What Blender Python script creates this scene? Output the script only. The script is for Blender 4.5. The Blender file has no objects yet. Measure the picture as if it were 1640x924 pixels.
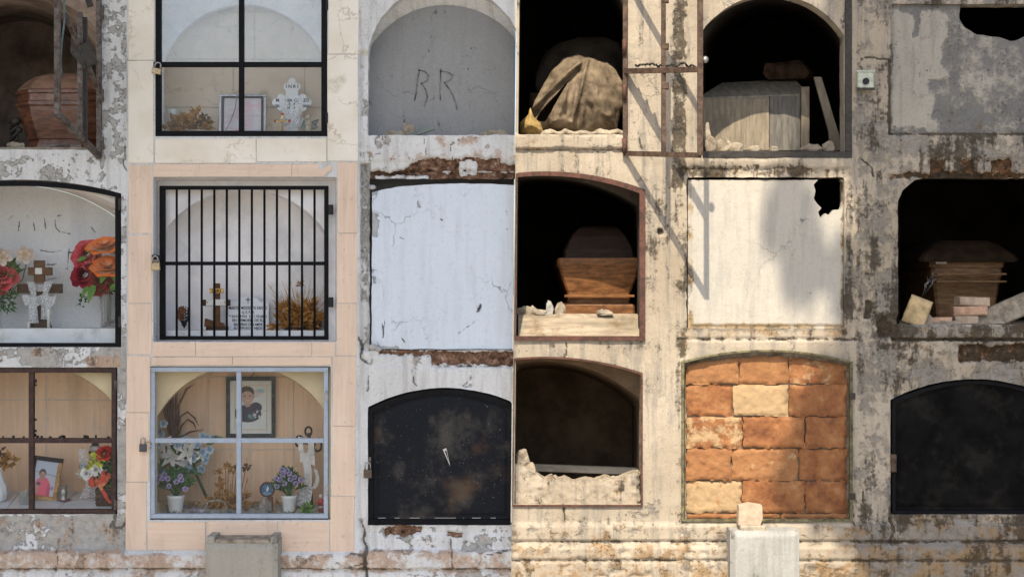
import bpy, math, random
import numpy as np
from mathutils import Vector, Matrix
rnd = random.Random(7)
R = math.radians
scene = bpy.context.scene
COL = scene.collection

# ---------------------------------------------------------------- camera
PX, CX, CY, CZ, CD = 400.0, 820.0, 462.0, 1.45, 6.0      # picture units per metre on the wall, wall centre, camera height and distance
cam = bpy.data.objects.new('camera', bpy.data.cameras.new('camera'))
COL.objects.link(cam)
cam.location = (0, -CD, CZ)
cam.rotation_euler = (R(90), 0, 0)
cam.data.sensor_width = 36
cam.data.lens = 36 * CD / (1640 / PX)
cam.data.clip_end = 2000
cam.data.clip_start = 0.05
scene.camera = cam

# ---------------------------------------------------------------- light
SUN = Vector((-.19, -1, 1.31)).normalized()               # towards the sun
elev = math.asin(SUN.z); azim = math.atan2(SUN.x, SUN.y)
world = bpy.data.worlds.new('World'); scene.world = world; world.use_nodes = True
wn = world.node_tree.nodes; bg = wn['Background']
sky = wn.new('ShaderNodeTexSky'); sky.sky_type = 'NISHITA'; sky.sun_disc = False
sky.sun_elevation = elev; sky.sun_rotation = azim
sky.air_density = 1.0; sky.dust_density = 2.2; sky.ozone_density = 1.0; sky.altitude = 0
world.node_tree.links.new(sky.outputs[0], bg.inputs[0])
bg.inputs[1].default_value = 0.15
ld = bpy.data.lights.new('sun', 'SUN'); ld.energy = 4.4; ld.angle = R(0.5); ld.color = (1.0, .875, .69)
sun = bpy.data.objects.new('sun', ld); COL.objects.link(sun)
sun.rotation_euler = SUN.to_track_quat('Z', 'Y').to_euler()
scene.view_settings.view_transform = 'Standard'
scene.view_settings.look = 'None'
scene.view_settings.gamma = 1
scene.view_settings.exposure = 0.76
try: scene.cycles.max_bounces = 6; scene.cycles.transparent_max_bounces = 12
except Exception: pass

# ---------------------------------------------------------------- numeric helpers
_rs = np.random.RandomState(3)
_perm = np.tile(_rs.permutation(256), 2); _val = _rs.rand(512)
def vnoise(x, y, seed=0):
    x = np.asarray(x, float) + seed * 17.31; y = np.asarray(y, float) + seed * 9.77
    xi = np.floor(x).astype(int); yi = np.floor(y).astype(int)
    fx = x - xi; fy = y - yi
    fx = fx * fx * (3 - 2 * fx); fy = fy * fy * (3 - 2 * fy)
    g = lambda a, b: _val[_perm[(_perm[a & 255] + b) & 255]]
    return (g(xi, yi) * (1 - fx) + g(xi + 1, yi) * fx) * (1 - fy) + (g(xi, yi + 1) * (1 - fx) + g(xi + 1, yi + 1) * fx) * fy
def fbm(x, y, oct=4, seed=0):
    s = 0; a = .5; t = 0
    for o in range(oct):
        s = s + a * vnoise(x * 2 ** o, y * 2 ** o, seed + o * 3); t += a; a *= .55
    return s / t
def S(a, b, x):
    t = np.clip((x - a) / (b - a + 1e-9), 0, 1); return t * t * (3 - 2 * t)
def band(x, a, b, s=2):
    return S(a - s, a + s, x) * (1 - S(b - s, b + s, x))
def rect(px, py, x0, x1, y0, y1, s=2):
    return band(px, x0, x1, s) * band(py, y0, y1, s)
def lerp(a, b, t): return a * (1 - t) + b * t
def segd(px, py, pts):
    d = np.full(np.shape(px), 1e9)
    for (ax, ay), (bx, by) in zip(pts, pts[1:]):
        L = (bx - ax) ** 2 + (by - ay) ** 2 + 1e-9
        t = np.clip(((px - ax) * (bx - ax) + (py - ay) * (by - ay)) / L, 0, 1)
        d = np.minimum(d, np.hypot(px - ax - t * (bx - ax), py - ay - t * (by - ay)))
    return d
def inside(px, py, poly):
    c = np.zeros(np.shape(px), bool); n = len(poly)
    for i in range(n):
        (ax, ay), (bx, by) = poly[i], poly[(i + 1) % n]
        if ay == by: continue
        k = ((ay > py) != (by > py)) & (px < (bx - ax) * (py - ay) / (by - ay) + ax)
        c ^= k
    return c
def nearest(px, py, poly):
    bd = np.full(np.shape(px), 1e18); bx_ = np.array(px, float); by_ = np.array(py, float); n = len(poly)
    for i in range(n):
        (ax, ay), (bx, by) = poly[i], poly[(i + 1) % n]
        L = (bx - ax) ** 2 + (by - ay) ** 2 + 1e-9
        t = np.clip(((px - ax) * (bx - ax) + (py - ay) * (by - ay)) / L, 0, 1)
        qx = ax + t * (bx - ax); qy = ay + t * (by - ay)
        d = (px - qx) ** 2 + (py - qy) ** 2; k = d < bd
        bd = np.where(k, d, bd); bx_ = np.where(k, qx, bx_); by_ = np.where(k, qy, by_)
    return bx_, by_, np.sqrt(bd)
def KS(y): return (1 + y / CD) / PX                         # metres per picture unit at depth y behind the wall plane
def at(px, py, y=0.0):
    k = KS(y); return Vector(((px - CX) * k, y, CZ + (CY - py) * k))

def arch(x0, x1, spring, crown, bot, n=22):                 # arched opening outline
    h = spring - crown; w = (x1 - x0) / 2; rr = (w * w + h * h) / (2 * h); cx = (x0 + x1) / 2; cy = crown + rr
    a0 = math.asin(min(1, w / rr)) if h <= w else math.pi / 2
    pts = [(x0, bot)] + [(cx + rr * math.sin(-a0 + 2 * a0 * i / n), cy - rr * math.cos(-a0 + 2 * a0 * i / n)) for i in range(n + 1)] + [(x1, bot)]
    return pts
def box4(x0, x1, y0, y1): return [(x0, y1), (x0, y0), (x1, y0), (x1, y1)]
def rough(poly, amp=1.5, step=6, seed=1):
    out = []; n = len(poly)
    for i in range(n):
        (ax, ay), (bx, by) = poly[i], poly[(i + 1) % n]
        L = math.hypot(bx - ax, by - ay); m = max(1, int(L / step))
        for j in range(m):
            t = j / m; x = ax + t * (bx - ax); y = ay + t * (by - ay)
            out.append((x + amp * 2 * (float(fbm(x / 11, y / 11, 3, seed)) - .5), y + amp * 2 * (float(fbm(x / 11, y / 11, 3, seed + 5)) - .5)))
    return out

# ---------------------------------------------------------------- object helpers
def tag(o, label=None, cat=None, group=None, kind=None):
    for k, v in (('label', label), ('category', cat), ('group', group), ('kind', kind)):
        if v: o[k] = v
    return o
def thing(name, label, cat, loc=(0, 0, 0), rotz=0, group=None):
    o = bpy.data.objects.new(name, None); COL.objects.link(o)
    o.empty_display_size = .05; o.location = loc; o.rotation_euler = (0, 0, rotz)
    return tag(o, label, cat, group)
def link(name, me, mat, parent=None):
    o = bpy.data.objects.new(name, me); COL.objects.link(o)
    if mat: me.materials.append(mat)
    if parent: o.parent = parent
    return o
def copy_tree(o, parent=None):
    c = o.copy(); COL.objects.link(c)
    if parent: c.parent = parent
    for ch in [x for x in scene.objects if x.parent == o]: copy_tree(ch, c)
    return c

class MB:                                                   # gathers simple solids into one mesh; k scales picture units to metres
    def __init__(s, k=1.0): s.k = k; s.v = []; s.f = []; s.tt = {}
    def add(s, vs, fs):
        b = len(s.v); s.v += [tuple(p) for p in vs]; s.f += [tuple(i + b for i in q) for q in fs]; return s
    def box(s, x0, x1, y0, y1, z0, z1, bev=0):
        if bev:
            b = bev
            vs = []
            for (y, i) in ((y0, b), (y0 + b, 0), (y1 - b, 0), (y1, b)):
                c = b * .0
                xa, xb, za, zb = x0 + i, x1 - i, z0 + i, z1 - i
                vs += [(xa, y, za), (xb, y, za), (xb, y, zb), (xa, y, zb)]
            fs = [(0, 1, 2, 3), (15, 14, 13, 12)]
            for r in range(3):
                for j in range(4):
                    a = r * 4 + j; c = r * 4 + (j + 1) % 4; fs.append((c, a, a + 4, c + 4))
            return s.add(vs, fs)
        return s.add([(x0, y0, z0), (x1, y0, z0), (x1, y1, z0), (x0, y1, z0), (x0, y0, z1), (x1, y0, z1), (x1, y1, z1), (x0, y1, z1)],
                     [(3, 2, 1, 0), (4, 5, 6, 7), (0, 1, 5, 4), (1, 2, 6, 5), (2, 3, 7, 6), (3, 0, 4, 7)])
    def bar(s, p0, p1, w, d=None, up=(0, -1, 0)):             # rectangular bar between two points
        d = w if d is None else d
        p0 = Vector(p0); p1 = Vector(p1); a = (p1 - p0).normalized(); u = Vector(up)
        sd = a.cross(u)
        if sd.length < 1e-4: sd = a.cross(Vector((0, 0, 1)))
        sd.normalize(); n = sd.cross(a).normalized()
        vs = []
        for p in (p0, p1):
            for (i, j) in ((-1, -1), (1, -1), (1, 1), (-1, 1)): vs.append(p + sd * i * w / 2 + n * j * d / 2)
        return s.add(vs, [(3, 2, 1, 0), (4, 5, 6, 7), (0, 1, 5, 4), (1, 2, 6, 5), (2, 3, 7, 6), (3, 0, 4, 7)])
    def tube(s, pts, r, n=6, cap=True):
        pts = [Vector(p) for p in pts]; rs = r if isinstance(r, (list, tuple)) else [r] * len(pts); vs = []; fs = []
        pu = None
        for i, p in enumerate(pts):
            a = (pts[min(i + 1, len(pts) - 1)] - pts[max(i - 1, 0)]).normalized()
            u = pu if pu is not None else (Vector((0, 0, 1)) if abs(a.z) < .9 else Vector((1, 0, 0)))
            sd = a.cross(u)
            if sd.length < 1e-4: sd = a.orthogonal()
            sd.normalize(); up = sd.cross(a).normalized(); pu = up
            for j in range(n):
                t = 2 * math.pi * j / n; vs.append(p + (sd * math.cos(t) + up * math.sin(t)) * rs[i])
        for i in range(len(pts) - 1):
            for j in range(n):
                a = i * n + j; b = i * n + (j + 1) % n; fs.append((a, b, b + n, a + n))
        if cap: fs += [tuple(range(n - 1, -1, -1)), tuple(range((len(pts) - 1) * n, len(pts) * n))]
        return s.add(vs, fs)
    def lathe(s, prof, c=(0, 0, 0), n=20, sx=1, sy=1):        # prof: (radius, z) from bottom to top
        vs = []; fs = []
        for (r, z) in prof:
            for j in range(n):
                t = 2 * math.pi * j / n; vs.append((c[0] + r * sx * math.cos(t), c[1] + r * sy * math.sin(t), c[2] + z))
        for i in range(len(prof) - 1):
            for j in range(n):
                a = i * n + j; b = i * n + (j + 1) % n; fs.append((a, b, b + n, a + n))
        fs += [tuple(range(n - 1, -1, -1)), tuple(range((len(prof) - 1) * n, len(prof) * n))]
        return s.add(vs, fs)
    def ball(s, c, r, sx=1, sy=1, sz=1, n=8, m=6):
        prof = [(max(1e-4, r * math.sin(math.pi * i / m)), -r * sz * math.cos(math.pi * i / m)) for i in range(m + 1)]
        return s.lathe(prof, c, n, sx, sy)
    def prism(s, poly, y0, y1):                               # front outline (x, z) pushed from y0 (front) to y1
        n = len(poly)
        ar = sum(poly[i][0] * poly[(i + 1) % n][1] - poly[(i + 1) % n][0] * poly[i][1] for i in range(n))
        if ar < 0: poly = poly[::-1]
        vs = [(x, y0, z) for x, z in poly] + [(x, y1, z) for x, z in poly]
        fs = [tuple(range(n)), tuple(range(2 * n - 1, n - 1, -1))] + [((i + 1) % n, i, i + n, (i + 1) % n + n) for i in range(n)]
        return s.add(vs, fs)
    def petal(s, o, a, n, L, W, bend=0.0, cup=0.0, seg=4, tip=0.0):
        o = Vector(o); a = Vector(a).normalized(); n = Vector(n)
        sd = a.cross(n)
        if sd.length < 1e-4: sd = a.orthogonal()
        sd.normalize(); n = sd.cross(a).normalized(); vs = []; fs = []
        for i in range(seg + 1):
            t = i / seg; w = W * .5 * lerp(math.sin(math.pi * (.12 + .88 * t) ** .8) if i < seg else .12, math.sin(math.pi * (.13 + .55 * t)), tip)
            w = max(w, W * .06)
            for q in (-1, 0, 1):
                vs.append(o + a * (t * L * (1 - (.04 + .14 * tip) * abs(q) * t)) + n * (bend * t * t * L) + sd * (q * w) + n * (cup * abs(q) * w))
        b0 = len(s.v)
        for i in range(seg + 1):
            for q in range(3): s.tt[b0 + i * 3 + q] = (i / seg, .5 * abs(q - 1))
        for i in range(seg):
            for q in (0, 1):
                b = i * 3 + q; fs.append((b, b + 1, b + 4, b + 3))
        return s.add(vs, fs)
    def build(s, name, mat, parent=None, smooth=False, xf=None):
        me = bpy.data.meshes.new(name); k = s.k
        vs = [(x * k, y * k, z * k) for x, y, z in s.v]
        if xf: vs = [tuple(xf @ Vector(p)) for p in vs]
        me.from_pydata(vs, [], s.f); me.update()
        if smooth: me.polygons.foreach_set('use_smooth', [True] * len(me.polygons))
        if s.tt:
            ca = me.color_attributes.new('lay', 'FLOAT_COLOR', 'POINT'); cc = np.zeros((len(vs), 4), np.float32)
            for i, (a, b) in s.tt.items(): cc[i] = (a, b, 0, 1)
            ca.data.foreach_set('color', cc.ravel())
        return link(name, me, mat, parent)

def grid_panel(name, bbox, cell, fn, mat, parent=None, outer=None, holes=(), yb=0.0, skirt=None, smooth=True):
    """A sheet of small cells in the wall's plane with outline and holes; fn(px, py) -> (proud metres, rgba list or None); rim folded back to depth skirt."""
    x0, x1, y0, y1 = bbox
    nx = max(1, int(round((x1 - x0) / cell))); ny = max(1, int(round((y1 - y0) / cell)))
    gx, gy = np.meshgrid(np.linspace(x0, x1, nx + 1), np.linspace(y0, y1, ny + 1))
    cxm = (gx[:-1, :-1] + gx[1:, 1:]) / 2; cym = (gy[:-1, :-1] + gy[1:, 1:]) / 2
    keep = np.ones(cxm.shape, bool); sel = []
    for poly, out in ([(outer, True)] if outer else []) + [(h, False) for h in holes]:
        ins = inside(cxm, cym, poly); keep &= ins if out else ~ins
        v = np.zeros(gx.shape, int); c = np.zeros(gx.shape, int)
        for (a, b) in ((0, 0), (0, 1), (1, 0), (1, 1)):
            v[a:ny + a, b:nx + b] += ins; c[a:ny + a, b:nx + b] += 1
        sel.append((poly, (v > 0) & (v < c)))
    for poly, m in sel:
        qx, qy, d = nearest(gx[m], gy[m], poly); gx[m] = qx; gy[m] = qy
    h, att = fn(gx, gy)
    y = yb - h; k = KS(yb)
    co = np.stack([(gx - CX) * k, y + 0 * gx, CZ + (CY - gy) * k], -1).reshape(-1, 3)
    idx = np.arange((nx + 1) * (ny + 1)).reshape(ny + 1, nx + 1)
    a, b, c, d = idx[:-1, :-1], idx[:-1, 1:], idx[1:, 1:], idx[1:, :-1]
    quads = np.stack([a, d, c, b], -1)[keep]
    A = None
    if att is not None: A = np.stack([np.broadcast_to(q, gx.shape) for q in att], -1).reshape(-1, 4)
    nf = len(quads)
    if skirt is not None:
        kp = np.pad(keep, 1)
        up = keep & ~kp[:-2, 1:-1]; dn = keep & ~kp[2:, 1:-1]; lf = keep & ~kp[1:-1, :-2]; rt = keep & ~kp[1:-1, 2:]
        e = np.concatenate([np.stack([b[up], a[up]], -1), np.stack([d[dn], c[dn]], -1), np.stack([a[lf], d[lf]], -1), np.stack([c[rt], b[rt]], -1)])
        f0 = co[e[:, 0]]; f1 = co[e[:, 1]]; b0 = f0.copy(); b1 = f1.copy(); b0[:, 1] = skirt; b1[:, 1] = skirt
        base = len(co); n = len(e)
        co = np.concatenate([co, f0, f1, b0, b1]); r = np.arange(n) + base
        quads = np.concatenate([quads, np.stack([r + n, r, r + 2 * n, r + 3 * n], -1)])
        if A is not None: A = np.concatenate([A, A[e[:, 0]], A[e[:, 1]], A[e[:, 0]], A[e[:, 1]]])
    used = np.zeros(len(co), bool); used[quads.ravel()] = True
    rm = np.cumsum(used) - 1; quads = rm[quads]; co = co[used]
    me = bpy.data.meshes.new(name)
    me.vertices.add(len(co)); me.vertices.foreach_set('co', co.ravel())
    me.loops.add(quads.size); me.loops.foreach_set('vertex_index', quads.ravel().astype(np.int32))
    me.polygons.add(len(quads)); me.polygons.foreach_set('loop_start', np.arange(0, quads.size, 4, dtype=np.int32))
    sm = np.zeros(len(quads), bool); sm[:nf] = smooth
    me.polygons.foreach_set('use_smooth', sm)
    me.update(calc_edges=True); me.validate()
    if A is not None:
        ca = me.color_attributes.new('lay', 'FLOAT_COLOR', 'POINT')
        ca.data.foreach_set('color', np.ascontiguousarray(A[used], dtype=np.float32).ravel())
    return link(name, me, mat, parent)

def lining(name, rings, mat, parent=None, cap=False, back_mat=None, c=None, back_name='niche_back'):
    """Walls between outlines at growing depths (rings: [(outline, depth)]), and a back."""
    pts = rings[0][0]
    c = c or (sum(p[0] for p in rings[-1][0]) / len(rings[-1][0]), sum(p[1] for p in rings[-1][0]) / len(rings[-1][0]))
    angs = {round(i * 2 * math.pi / 64 - math.pi, 4) for i in range(64)}
    for poly, _ in rings:
        for p in poly: angs.add(round(math.atan2(p[1] - c[1], p[0] - c[0]), 4))
    angs = sorted(angs); m = MB(); n = len(angs); vs = []
    for poly, y in rings:
        for a in angs:
            dx, dy = math.cos(a), math.sin(a); best = None
            for i in range(len(poly)):
                (ax, ay), (bx, by) = poly[i], poly[(i + 1) % len(poly)]
                ex, ey = bx - ax, by - ay; den = dx * ey - dy * ex
                if abs(den) < 1e-9: continue
                t = ((ax - c[0]) * ey - (ay - c[1]) * ex) / den; u = ((ax - c[0]) * dy - (ay - c[1]) * dx) / den
                if t > 0 and -1e-4 <= u <= 1 + 1e-4: best = t if best is None else max(best, t)
            best = best or 1
            vs.append(at(c[0] + dx * best, c[1] + dy * best, y))
    fs = []
    for r in range(len(rings) - 1):
        for j in range(n):
            a = r * n + j; b = r * n + (j + 1) % n; fs.append((a, b, b + n, a + n))
    m.add(vs, fs); o = m.build(name, mat, parent)
    if cap:
        m2 = MB(); m2.add(vs[-n:], [tuple(range(n - 1, -1, -1))]); m2.build(back_name, back_mat or mat, parent)
    return o

def text_part(name, body, size, mat, parent, loc, bold=0.0, align='CENTER', sx=1.0, roty=0.0):
    cu = bpy.data.curves.new(name, 'FONT'); cu.body = body; cu.size = size; cu.align_x = align; cu.extrude = .0004
    cu.offset = bold; cu.resolution_u = 2; cu.space_line = 1.0
    ob = bpy.data.objects.new('t', cu); me = bpy.data.meshes.new_from_object(ob)
    bpy.data.objects.remove(ob); bpy.data.curves.remove(cu)
    me.transform(Matrix.Translation(loc) @ Matrix.Rotation(roty, 4, 'Y') @ Matrix.Rotation(R(90), 4, 'X') @ Matrix.Diagonal((sx, 1, 1, 1)))
    me.materials.clear()
    return link(name, me, mat, parent)
# ---------------------------------------------------------------- materials
class NT:
    def __init__(s, name):
        s.m = bpy.data.materials.new(name); s.m.use_nodes = True; s.t = s.m.node_tree; s.n = s.t.nodes
        s.p = s.n['Principled BSDF']; s.out = s.n['Material Output']
        s.co = s.n.new('ShaderNodeTexCoord').outputs['Object']
    def put(s, sock, v):
        if isinstance(v, bpy.types.NodeSocket): s.t.links.new(v, sock)
        elif v is not None:
            if isinstance(v, (tuple, list)) and len(v) == 3 and sock.type == 'RGBA': v = (*v, 1)
            sock.default_value = v
    def node(s, typ, ins=None, **pr):
        n = s.n.new(typ)
        for k, v in pr.items(): setattr(n, k, v)
        for k, v in (ins or {}).items(): s.put(n.inputs[k], v)
        return n
    def scaled(s, sc, loc=(0, 0, 0)):
        return s.node('ShaderNodeMapping', {'Vector': s.co, 'Scale': sc, 'Location': loc}).outputs[0]
    def noise(s, scale, detail=6, rough=.6, vec=None, dist=0):
        return s.node('ShaderNodeTexNoise', {'Vector': vec or s.co, 'Scale': scale, 'Detail': detail, 'Roughness': rough, 'Distortion': dist}).outputs['Fac']
    def math(s, op, a, b=0, c=None):
        n = s.node('ShaderNodeMath', operation=op); s.put(n.inputs[0], a); s.put(n.inputs[1], b)
        if c is not None: s.put(n.inputs[2], c)
        return n.outputs[0]
    def ss(s, lo, hi, x):
        return s.node('ShaderNodeMapRange', {'Value': x, 'From Min': lo, 'From Max': hi}, interpolation_type='SMOOTHSTEP').outputs[0]
    def mix(s, f, a, b, mode='MIX'):
        n = s.node('ShaderNodeMix', data_type='RGBA', blend_type=mode)
        s.put(n.inputs[0], f); s.put(n.inputs[6], a); s.put(n.inputs[7], b); return n.outputs[2]
    def ramp(s, f, stops):
        n = s.node('ShaderNodeValToRGB', {0: f}); e = n.color_ramp.elements
        while len(e) < len(stops): e.new(.5)
        for q, (p, c) in zip(e, stops): q.position = p; q.color = (*c, 1)
        return n.outputs[0]
    def bump(s, h, strength=.4, dist=.002, nrm=None):
        n = s.node('ShaderNodeBump', {'Height': h, 'Strength': strength, 'Distance': dist})
        if nrm is not None: s.put(n.inputs['Normal'], nrm)
        return n.outputs[0]
    def fin(s, col, rough=.8, nrm=None, metal=0, **kw):
        s.put(s.p.inputs['Base Color'], col); s.put(s.p.inputs['Roughness'], rough); s.put(s.p.inputs['Metallic'], metal)
        if nrm is not None: s.put(s.p.inputs['Normal'], nrm)
        for k, v in kw.items(): s.put(s.p.inputs[k.replace('_', ' ')], v)
        return s.m

def plaster(name, paint, paint2, mortar, ochre, brick, dark, blotch=.5, cracks=.3, speck=.5, soft=.06, grit=.2):
    t = NT(name)
    lay = t.node('ShaderNodeVertexColor', layer_name='lay'); sp = t.node('ShaderNodeSeparateColor', {0: lay.outputs[0]})
    wear, br, oc, gr = sp.outputs[0], sp.outputs[1], sp.outputs[2], lay.outputs['Alpha']
    n1 = t.noise(5, 9, .68); n2 = t.noise(30, 6, .65); n3 = t.noise(140, 4, .6); n4 = t.noise(1.7, 5, .6)
    n5 = t.noise(11, 8, .7, t.scaled((1, 1, 1), (5, 3, 9))); n6 = t.noise(70, 3, .6, t.scaled((1, 1, 1), (2, 7, 4)))
    st = t.noise(9, 6, .65, t.scaled((3.2, 1, .35)))
    col = t.mix(t.ss(.35, .7, n4), paint, paint2)
    col = t.mix(t.math('MULTIPLY', t.ss(.46, .66, st), blotch * .7), col, mortar)                     # run-off streaks
    nz = lambda v, lo=.30, hi=.70: t.node('ShaderNodeMapRange', {'Value': v, 'From Min': lo, 'From Max': hi}).outputs[0]
    mixn = nz(t.math('ADD', t.math('MULTIPLY', n1, .62), t.math('MULTIPLY', n2, .38)), .32, .68)
    fw = t.ss(-soft * .5 + .03, soft * .5 + .03, t.math('SUBTRACT', t.math('ADD', mixn, wear), 1.0))                            # paint flaked to mortar
    mcol = t.mix(nz(n2), t.mix(nz(n5), mortar, tuple(c * .55 for c in mortar)), tuple(min(1, c * 1.35) for c in mortar))
    col = t.mix(t.math('MULTIPLY', fw, .9), col, mcol)
    fo = t.ss(.0, .3, t.math('SUBTRACT', t.math('ADD', nz(t.math('ADD', t.math('MULTIPLY', n5, .7), t.math('MULTIPLY', n2, .3)), .32, .68), oc), 1.0))
    col = t.mix(t.math('MULTIPLY', fo, .85), col, t.mix(nz(n2), ochre, tuple(c * .6 for c in ochre)))
    fb = t.ss(.0, .1, t.math('SUBTRACT', t.math('ADD', mixn, br), .92))
    bn = t.noise(38, 6, .7)
    bcol = t.ramp(bn, [(.34, tuple(c * .10 for c in brick)), (.46, tuple(c * .6 for c in brick)), (.56, brick), (.68, (.40, .34, .28))])
    col = t.mix(fb, col, bcol)
    fd = t.ss(.0, .3, t.math('SUBTRACT', t.math('ADD', nz(t.math('ADD', t.math('ADD', t.math('MULTIPLY', n5, .42), t.math('MULTIPLY', n6, .22)), t.math('MULTIPLY', st, .36)), .36, .64), gr), 1.0))
    col = t.mix(t.math('MULTIPLY', fd, .85), col, dark)
    col = t.mix(t.math('MULTIPLY', t.ss(.42, .62, n3), grit), col, t.mix(.5, col, dark))
    col = t.mix(t.math('MULTIPLY', t.ss(.55, .70, t.noise(52, 5, .7, t.scaled((1, 1, 1), (3, 8, 2)))), .28), col, mortar)
    fs = t.math('MULTIPLY', t.ss(.60, .68, t.noise(95, 3, .6, t.scaled((1, 1, 1), (6, 2, 9)))), t.math('MULTIPLY', t.ss(.42, .6, n5), speck))                                                # specks
    col = t.mix(fs, col, dark)
    wv = t.node('ShaderNodeVectorMath', {0: t.node('ShaderNodeTexNoise', {'Vector': t.co, 'Scale': 6, 'Detail': 6, 'Roughness': .65}).outputs['Color'], 1: (.22, .22, .22)}, operation='MULTIPLY').outputs[0]
    vec = t.node('ShaderNodeVectorMath', {0: t.co, 1: wv}, operation='ADD').outputs[0]
    vo = t.node('ShaderNodeTexVoronoi', {'Vector': vec, 'Scale': 5}, feature='DISTANCE_TO_EDGE').outputs[0]
    ck = t.math('MULTIPLY', t.math('MULTIPLY', t.ss(.010, .002, vo), t.ss(.5, .66, t.noise(2.5, 4))), cracks)
    col = t.mix(ck, col, tuple(c * .45 for c in dark))
    h = t.math('ADD', t.math('MULTIPLY', n2, .5), t.math('MULTIPLY', n3, .25))
    h = t.math('SUBTRACT', t.math('SUBTRACT', h, t.math('MULTIPLY', fw, 1.3)), t.math('MULTIPLY', ck, 1.2))
    h = t.math('ADD', h, t.math('MULTIPLY', fb, t.math('MULTIPLY', t.noise(55, 5, .7), 2)))
    return t.fin(col, .92, t.bump(h, .9, .005), Specular_IOR_Level=.12)

def plain(name, col, rough=.6, var=.25, scale=20, bump=.2, metal=0, stretch=None, dirt=None, dirt_amt=.5, **kw):
    t = NT(name); v = t.scaled(stretch) if stretch else None
    n = t.noise(scale, 6, .65, v); n2 = t.noise(scale * 4, 3, .6, v)
    c = t.mix(t.ss(.3, .7, n), tuple(x * (1 - var) for x in col), tuple(min(1, x * (1 + var)) for x in col))
    r = rough
    if dirt:
        f = t.math('MULTIPLY', t.ss(.5, .68, t.noise(scale * .7, 8, .7, t.scaled((1, 1, 1), (3, 1, 7)))), dirt_amt)
        c = t.mix(f, c, dirt)
    kw.setdefault('Specular_IOR_Level', .2)
    return t.fin(c, r, t.bump(t.math('ADD', n, t.math('MULTIPLY', n2, .4)), bump, .002) if bump else None, metal, **kw)

def tile_mat(name, col, grain=True, level=False):
    t = NT(name)
    info = t.node('ShaderNodeObjectInfo').outputs['Random']
    if grain:
        g = t.noise(60, 6, .7, t.scaled((.07, 1, 1.0) if level else (1.0, 1, .07))); g2 = t.noise(8, 5, .6)
        c = t.mix(t.ss(.35, .68, g), tuple(x * .90 for x in col), tuple(min(1, x * 1.04) for x in col))
        c = t.mix(t.math('MULTIPLY', t.ss(.48, .72, g2), .38), c, (.52, .40, .30))
        c = t.mix(t.math('MULTIPLY', info, .16), c, tuple(x * .72 for x in col))
        c = t.mix(t.math('MULTIPLY', t.ss(.6, .78, t.noise(3.4, 8, .7, t.scaled((1, 1, 1), (4, 4, 4)))), .3), c, (.78, .7, .62))
        c = t.mix(t.math('MULTIPLY', t.ss(.54, .68, t.noise(7, 7, .7, t.scaled((2.4, 1, .35), (3, 1, 5)))), .30), c, (.40, .31, .23))
        c = t.mix(t.math('MULTIPLY', t.ss(.62, .70, t.noise(45, 4, .6)), .35), c, (.34, .26, .19))
        return t.fin(c, .5, t.bump(g, .12, .001), Specular_IOR_Level=.3)
    wv = t.node('ShaderNodeVectorMath', {0: t.node('ShaderNodeTexNoise', {'Vector': t.co, 'Scale': 7, 'Detail': 7, 'Roughness': .65}).outputs['Color'], 1: (.25, .25, .25)}, operation='MULTIPLY').outputs[0]
    vec = t.node('ShaderNodeVectorMath', {0: t.co, 1: wv}, operation='ADD').outputs[0]
    vo = t.node('ShaderNodeTexVoronoi', {'Vector': vec, 'Scale': 6}, feature='DISTANCE_TO_EDGE').outputs[0]
    vein = t.math('MULTIPLY', t.ss(.022, .0, vo), t.ss(.45, .62, t.noise(4, 3)))
    c = t.mix(t.ss(.35, .7, t.noise(5, 8, .6)), col, tuple(x * y for x, y in zip(col, (.86, .83, .77))))
    c = t.mix(t.math('MULTIPLY', info, .14), c, tuple(x * .75 for x in col))
    c = t.mix(t.math('MULTIPLY', vein, .8), c, (.33, .25, .17))
    c = t.mix(t.math('MULTIPLY', t.ss(.56, .70, t.noise(6, 6, .65, t.scaled((1, 1, 1), (8, 2, 1)))), .7), c, (.36, .31, .2))
    return t.fin(c, .35, None, Specular_IOR_Level=.4)

def rusty(name, base, rust, amt=.5, scale=45, rough=.75):
    t = NT(name); n = t.noise(scale, 8, .7); n2 = t.noise(scale * .3, 5, .6)
    c = t.mix(t.ss(.52 - amt * .2, .62, t.math('ADD', t.math('MULTIPLY', n, .6), t.math('MULTIPLY', n2, .4))), base, t.mix(n, rust, tuple(x * .4 for x in rust)))
    return t.fin(c, rough, t.bump(n, .5, .002), .15)

def glass_mat(name, refl=.06, dust_or_glare=.08, tint=(.8, .82, .85)):
    t = NT(name); tr = t.node('ShaderNodeBsdfTransparent', {0: (.96, .97, .97, 1)}); df = t.node('ShaderNodeBsdfDiffuse', {0: (*tint, 1)})
    gl = t.node('ShaderNodeBsdfGlossy', {0: (1, 1, 1, 1), 'Roughness': .03})
    f = t.math('MULTIPLY', t.math('ADD', t.math('MULTIPLY', t.ss(.4, .75, t.noise(9, 8, .7)), .5), t.math('ADD', .6, t.math('MULTIPLY', t.ss(.66, .72, t.noise(120, 2)), 1.5))), dust_or_glare)
    m1 = t.node('ShaderNodeMixShader', {0: f, 1: tr.outputs[0], 2: df.outputs[0]})
    m2 = t.node('ShaderNodeMixShader', {0: refl, 1: m1.outputs[0], 2: gl.outputs[0]})
    t.t.links.new(m2.outputs[0], t.out.inputs[0]); return t.m
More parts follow.
